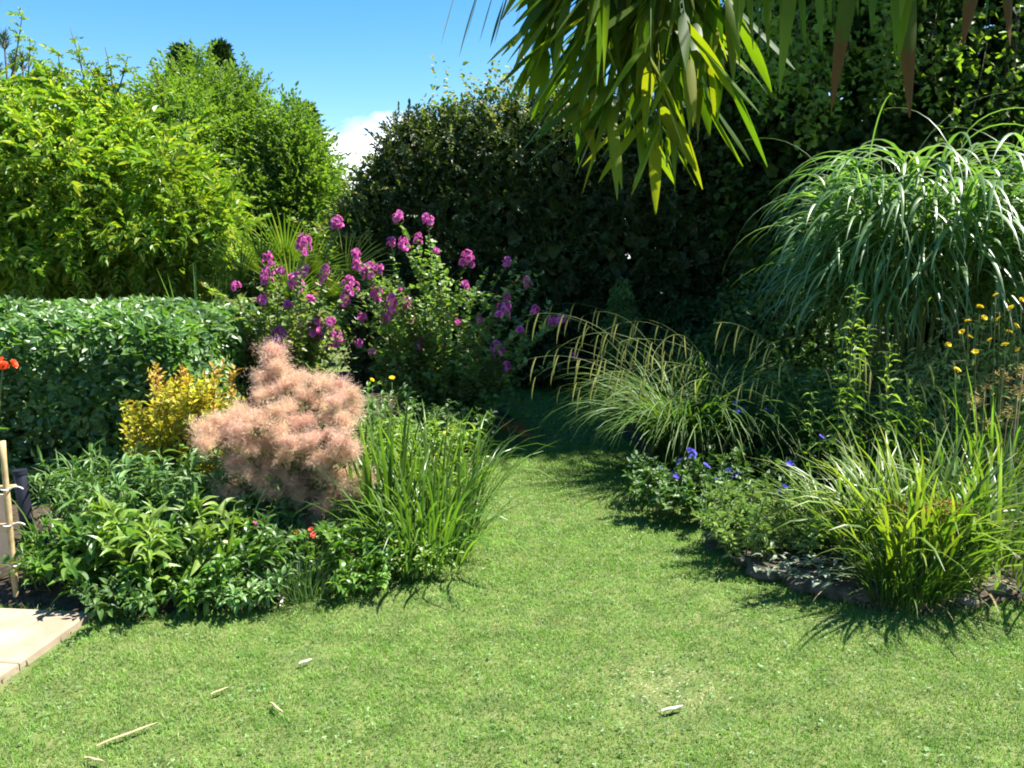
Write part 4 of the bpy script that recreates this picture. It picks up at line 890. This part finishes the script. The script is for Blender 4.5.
for (px, py), lb in zip(edge, labs):
    q = G(px, py); stone(q + [0, .14, 0], U(.2, .32), U(.12, .18), U(.06, .085), math.atan2(-.25, 1) + U(-.25, .25), lb)

# ------------------------------------------------------------------ paving, trellis, pipe at the left
slabs = [([(-70, 612), (34, 613), (-30, 655), (-130, 655)], 'sandstone paving slab at the back against the planting'), ([(36, 613.5), (92, 619), (1, 684), (-26, 656)], 'sandstone paving slab along the lawn edge'), ([(-134, 657), (-28, 657), (-2, 686), (-80, 760)], 'sandstone paving slab nearest the camera')]
# build slabs as a strip in ground metres with mitred joints
A = G(92, 619)[:2]; B_ = G(2, 684)[:2]; ax = nrm((A - B_)[None])[0]; pr = np.array([-ax[1], ax[0]]); 
if pr[0] > 0: pr = -pr
def slab(o0, l, w, label):
    pts = [o0, o0 + ax * l, o0 + ax * l + pr * w, o0 + pr * w]; c = sum(pts) / 4; e = .006
    mb = MB(); lo, hi = -.02, .035; b = .006
    q0 = [[p[0], p[1], lo] for p in pts]; q1 = [[p[0], p[1], hi - b] for p in pts]; q2 = [[*(p + nrm((c - p)[None])[0] * b * 1.4), hi] for p in pts]
    mb.add(q0 + q1 + q2, {4: [[0, 1, 5, 4], [1, 2, 6, 5], [2, 3, 7, 6], [3, 0, 4, 7], [4, 5, 9, 8], [5, 6, 10, 9], [6, 7, 11, 10], [7, 4, 8, 11], [8, 9, 10, 11]]})
    o = mb.build('paving_slab', M['slab']); tag(o, label, 'paving slab', 'paving slabs in the corner')
LL = np.linalg.norm(A - B_)
slab(B_ + ax * (LL * .18), LL * .82, .17, 'narrow sandstone edging slab bordering the lawn')
slab(B_ + ax * (LL * .18 - .9), .894, .17, 'narrow sandstone edging slab nearest the camera')
slab(B_ + ax * (LL * .18 - .9) + pr * .178, .9 + LL * .82, .6, 'wide sandstone slab behind the edging slabs')

# trellis
Yt = 3.74
root = thing('cane_trellis', at(8, 615, Yt) * [1, 1, 0], 'rustic trellis of pale canes leaning at the corner of the paving', 'trellis')
def cane(a, b, r, name='cane', mat='cane'):
    mb = MB(); K = 9; pth = np.linspace(a, b, K); rr = np.full(K, r); rr[::3] *= 1.18; tubes(mb, pth[None], rr[None], 8); return mb.build(name, M[mat], root, True)
cane(at(2, 441, Yt), at(18, 616, Yt - .02), .013)
cane(at(-40, 441, Yt), at(-45, 616, Yt), .013)
cane(at(-60, 492, Yt + .02), at(16, 486, Yt + .02), .009, 'rail'); cane(at(-60, 600, Yt + .02), at(20, 568, Yt + .02), .011, 'rail'); cane(at(-60, 528, Yt + .02), at(14, 524, Yt + .02), .007, 'rail')
mb = MB(); c0 = at(-14, 530, Yt + .05); box(mb, c0, .2, .012, .34, .05); mb.build('board', M['board'], root)
for px, py in [(6, 489), (14, 565), (8, 525)]:
    mb = MB(); q = at(px, py, Yt - .01); a = np.linspace(0, 2 * PI, 13); tubes(mb, (q + np.column_stack([.02 * np.cos(a), .02 * np.sin(a), 0 * a]))[None], .003, 5)
    tubes(mb, bez(q + [.02, -.01, 0], q + [.06, -.02, .03], q + [.09, -.02, U(-.04, .03)], 7)[None], .003, 5); mb.build('tie', M['tie'], root, True)
P = G(29, 574)
root = thing('drain_pipe', (P[0], P[1] + .15, 0), 'black plastic pipe standing upright beside the trellis', 'pipe')
mb = MB(); q0 = at(33, 570, P[1] + .15); q1 = at(20, 474, P[1] + .15); q0[2] = 0; dirv = nrm((q1 - q0)[None])[0]
tubes(mb, np.array([[q0, q0 + (q1 - q0) * .5, q1 - dirv * .004, q1]]), np.array([[.032, .032, .032, .029]]), 20); mb.build('pipe_body', M['pipe'], root, True)
mb = MB(); tubes(mb, np.array([[q1 + dirv * .0, q1 + dirv * .022]]), np.array([[.035, .035]]), 20); mb.build('pipe_cap', M['pipe'], root, False)

# ------------------------------------------------------------------ litter on the lawn
def strip(pa, pb, w, mat, label, name, cat, mid=0.004):
    a, b = G(*pa), G(*pb); a[2] = b[2] = .022; mb = MB(); K = 7; t = np.linspace(0, 1, K)[:, None]
    side = nrm(np.array([[-(b - a)[1], (b - a)[0], 0]]))[0]; p = a + (b - a) * t + np.column_stack([np.zeros((K, 2)), mid * np.sin(PI * t[:, 0])]) + side * (mid * np.sin(t * 9) * .6) 
    ww = w * np.clip(np.sin(PI * np.clip(t * .86 + .1, 0, 1)), .15, 1) * .5; V = np.stack([p - side * ww, p + [0, 0, w * .2], p + side * ww, p - [0, 0, .003]], 1)
    f = []
    for i in range(K - 1):
        for j in range(4): f.append([i * 4 + j, i * 4 + (j + 1) % 4, i * 4 + 4 + (j + 1) % 4, i * 4 + 4 + j])
    mb.add(V.reshape(-1, 3), {4: f + [[0, 1, 2, 3], [(K - 1) * 4 + j for j in (3, 2, 1, 0)]]}); c = (a + b) / 2
    o = mb.build(name, M[mat], None, True, origin=c); tag(o, label, cat, 'dry bits fallen on the lawn')
strip((661, 717), (683, 712), .02, 'pale', 'whitish dry leaf sheath lying on the bare patch', 'fallen_leaf', 'leaf')
strip((97, 752), (158, 729), .014, 'straw', 'longest tan dry stalk lying near the front corner', 'dry_stalk', 'stalk')
strip((270, 708), (283, 719), .013, 'straw', 'short orange tan dry stalk on the grass', 'dry_stalk', 'stalk')
strip((211, 700), (229, 693), .012, 'straw', 'thin faded dry stalk on the grass', 'dry_stalk', 'stalk')
strip((299, 669), (312, 665), .02, 'pale', 'small pale dry leaf on the thin patch of grass', 'fallen_leaf', 'leaf')
strip((280, 612), (284, 598), .016, 'pale', 'pale dry leaf at the lawn edge below the needle tuft', 'fallen_leaf', 'leaf')
strip((85, 764), (104, 768), .014, 'straw', 'broken dry stalk at the bottom corner', 'dry_stalk', 'stalk')
for (px, py), lb in zip([(472, 508), (480, 509), (466, 510)], ['pale pink fallen flower on the lawn edge beside the sword leaves', 'smallest fallen pink petal farther out on the lawn', 'pink fallen petal closest to the sword leaves']):
    q = G(px, py); o = bpy.data.objects.new('fallen_petal', F['pnk']); COL.objects.link(o); o.location = (q[0], q[1], .036); o.rotation_euler = (.2, .1, U(0, 6)); tag(o, lb, 'petal', 'pink petals fallen on the lawn')

# ------------------------------------------------------------------ bamboo overhead
root = thing('bamboo', (1.3, .75, 0), 'overhanging bamboo with long drooping leaves above the lawn', 'bamboo')
mt, mb = MB(), MB()
hub = at(650, -120, 1.9); b = np.array([1.35, .8, 0]); pth = bez(b, [1.5, 1.0, 3.2], hub, 16); tubes(mt, pth[None], np.linspace(.012, .006, 16)[None], 7)
ends = []
for px, py, Yd in [(600, -20, 1.7), (640, -30, 1.75), (570, -25, 1.85), (680, -25, 1.75), (620, 30, 1.9), (545, 50, 1.95), (735, 20, 1.8), (725, 70, 1.9), (575, 100, 1.9), (655, 150, 1.85), (660, 140, 1.75), (610, 110, 1.8), (690, 60, 1.7), (580, 40, 1.75), (545, 20, 1.85), (530, -25, 1.9), (560, 10, 1.8), (600, 50, 1.75), (625, 90, 1.85), (650, 70, 1.7), (680, 90, 1.9), (700, 50, 1.8), (640, 120, 1.95), (590, 100, 1.95), (676, 118, 1.8), (615, 20, 2.0), (570, 60, 2.0), (715, -10, 1.9), (705, 105, 2.0), (640, 10, 1.8), (670, 20, 1.9)]:
    e = at(px, py, Yd); q = bez(hub, hub * .4 + e * .6 + [0, 0, .12], e, 9); tubes(mt, q[None], np.linspace(.0028, .0012, 9)[None], 4)
    n = 15; k = U(2.0, 8, n); kk = k.astype(int); fr = (k - kk)[:, None]; bp = q[kk] * (1 - fr) + q[np.minimum(kk + 1, 8)] * fr
    sgn = (e[0] - hub[0]) * 1.5; d = nrm(np.column_stack([sgn + rng.normal(size=n) * .34 - .16, rng.normal(size=n) * .3, -np.abs(U(.6, 1.1, n))]))
    ph = np.arctan2(d[:, 1], d[:, 0]); th = np.arccos(d[:, 2])
    ribbons(mb, bp, ph, U(.13, .23, n), U(.018, .032, n), th - U(0, .15, n), np.minimum(th + U(0, .12, n), 3.1), 8, 1.0, .28, U(-1.5, 1.5, n), 'lance', .1)
# thin sprig to the upper left
for px, py in [(445, 2), (465, 8), (480, 12), (490, 20), (500, -5), (512, 10), (530, 10), (472, -10), (540, 30), (515, 40)]:
    q = at(px + 14, py - 22, 1.95); d = nrm((at(px, py + 20, 1.95) - q)[None]); ribbons(mb, q[None], np.arctan2(d[:, 1], d[:, 0]), U(.1, .16), .012, np.arccos(d[:, 2]), np.arccos(d[:, 2]) + .1, 7, 1, .25, U(-1, 1), 'lance')
tubes(mt, bez(hub, at(570, -60, 1.95), at(455, -22, 1.95), 9)[None], np.linspace(.003, .001, 9)[None], 4)
for _ in range(16):   # unseen canopy of the same cane, added to shade the hanging leaves
    e = np.array([U(.9, 2.3), U(.6, 1.6), U(2.4, 3.2)]); k = rng.integers(9, 15); q = bez(pth[k], (pth[k] + e) / 2 + [0, 0, .2], e, 9); tubes(mt, q[None], np.linspace(.003, .001, 9)[None], 4)
    n = 34; kk = rng.integers(2, 9, n); d = nrm(np.column_stack([rng.normal(size=(n, 2)) * .6, -U(.3, 1, n)])); ribbons(mb, q[kk] + rng.normal(size=(n, 3)) * .05, np.arctan2(d[:, 1], d[:, 0]), U(.17, .28, n), U(.022, .036, n), np.arccos(d[:, 2]) - .3, np.arccos(d[:, 2]), 6, 1.0, .28, U(-1, 1, n), 'lance', .1)
mt.build('canes', M['stem'], root, True); mb.build('leaves', M['bamboo'], root, True, True)
# second cane on the right, larger nearer leaves with scorched tips
root = thing('bamboo', (1.75, .8, 0), 'bamboo cane with broad brown tipped leaves hanging at the top edge', 'bamboo')
mt, mb, md = MB(), MB(), MB()
c2 = bez([1.75, .8, 0], [1.9, 1.1, 2.9], at(700, -70, 1.5), 16); tubes(mt, c2[None], np.linspace(.012, .004, 16)[None], 7)
for px, y0, x1, y1, w, brown in [(745, -90, 755, 48, .024, 0), (765, -100, 770, 55, .022, 0), (800, -95, 778, 92, .026, 0), (818, -80, 826, 20, .014, 0), (862, -95, 829, 110, .031, 1), (875, -80, 872, 30, .02, 0), (905, -95, 913, 116, .037, 1), (912, -70, 898, 60, .026, 0), (985, -80, 962, 44, .028, 1), (1005, -80, 1012, 44, .026, 1), (945, -100, 950, 8, .02, 0), (735, -80, 738, 30, .02, 0), (790, -90, 792, 22, .02, 0)] + [(U(740, 1030), -100, 0, U(5, 55), U(.013, .024), 0) for _ in range(16)]:
    x1 = x1 or px + U(-14, 14)
    Yd = U(1.4, 1.6); a, e = at(px, y0, Yd), at(x1, y1, Yd - .06); v = e - a; L = np.linalg.norm(v); d = v / L
    k = np.argmin(np.linalg.norm(c2 - a, axis=1)); tubes(mt, bez(c2[k], (c2[k] + a) / 2 + [0, 0, .05], a, 6)[None], np.full((1, 6), .0015), 4)
    ribbons(md if brown else mb, a[None], np.array([math.atan2(d[1], d[0])]), L, w, math.acos(d[2]), min(math.acos(d[2]) + .05, 3.13), 10, 1, .3, U(-.7, .7), 'lance')
mt.build('canes', M['stem'], root, True); mb.build('leaves', M['bamboo'], root, True, True); md.build('scorched_leaves', M['bambood'], root, True, True)

# ------------------------------------------------------------------ light
SAZ, SEL = R(79), R(61)       # azimuth to the right of straight ahead
sd = np.array([math.sin(SAZ) * math.cos(SEL), math.cos(SAZ) * math.cos(SEL), math.sin(SEL)])
ld = bpy.data.lights.new('sun', 'SUN'); ld.energy = 5.0; ld.angle = R(.55); ld.color = (1, .95, .86)
lo = bpy.data.objects.new('sun', ld); COL.objects.link(lo); lo.location = (0, 0, 20)
from mathutils import Vector
lo.rotation_euler = Vector(sd).to_track_quat('Z', 'Y').to_euler()
w = bpy.data.worlds.new('World'); C.world = w; w.use_nodes = True; nt = w.node_tree; nt.nodes.clear()
N, L = nt.nodes.new, nt.links.new
sky = N('ShaderNodeTexSky'); sky.sky_type = 'NISHITA'; sky.sun_disc = False; sky.sun_elevation = SEL; sky.sun_rotation = SAZ
sky.air_density = 1.0; sky.dust_density = .2; sky.ozone_density = 1.2
tc = N('ShaderNodeTexCoord')
# cloud bank: noise over the view direction, low above the horizon ahead
sp = N('ShaderNodeSeparateXYZ'); L(tc.outputs['Generated'], sp.inputs[0])
mpn = N('ShaderNodeMapping'); mpn.inputs['Scale'].default_value = (1, 1, 1.6); L(tc.outputs['Generated'], mpn.inputs[0])
ns = N('ShaderNodeTexNoise'); ns.inputs['Scale'].default_value = 9; ns.inputs['Detail'].default_value = 7; ns.inputs['Roughness'].default_value = .55; L(mpn.outputs[0], ns.inputs['Vector'])
mz = N('ShaderNodeMapRange'); mz.inputs['From Min'].default_value = .10; mz.inputs['From Max'].default_value = .24; mz.inputs['To Min'].default_value = .42; mz.inputs['To Max'].default_value = -.5; L(sp.outputs['Z'], mz.inputs['Value'])
ad = N('ShaderNodeMath'); ad.operation = 'ADD'; L(ns.outputs['Fac'], ad.inputs[0]); L(mz.outputs[0], ad.inputs[1])
mc = N('ShaderNodeMapRange'); mc.inputs['From Min'].default_value = .6; mc.inputs['From Max'].default_value = .82; L(ad.outputs[0], mc.inputs['Value'])
mx = N('ShaderNodeMix'); mx.data_type = 'RGBA'; L(mc.outputs[0], mx.inputs['Factor']); hsv = N('ShaderNodeHueSaturation'); hsv.inputs['Saturation'].default_value = 1.45; L(sky.outputs[0], hsv.inputs['Color']); L(hsv.outputs[0], mx.inputs['A']); mx.inputs['B'].default_value = (9, 9.6, 10.2, 1)
bg = N('ShaderNodeBackground'); bg.inputs['Strength'].default_value = .066; L(mx.outputs['Result'], bg.inputs['Color'])
out = N('ShaderNodeOutputWorld'); L(bg.outputs[0], out.inputs[0])

C.view_settings.view_transform = 'Standard'; C.view_settings.look = 'None'; C.view_settings.exposure = 1.82; C.view_settings.gamma = 1
cy = C.cycles; cy.max_bounces = 6; cy.diffuse_bounces = 4; cy.glossy_bounces = 2; cy.transmission_bounces = 4; cy.transparent_max_bounces = 4
cy.use_denoising = True; cy.caustics_reflective = False; cy.caustics_refractive = False
cy.pixel_filter_type = 'BLACKMAN_HARRIS'; cy.filter_width = 1.9; cy.sample_clamp_indirect = 4
C.render.engine = 'CYCLES'
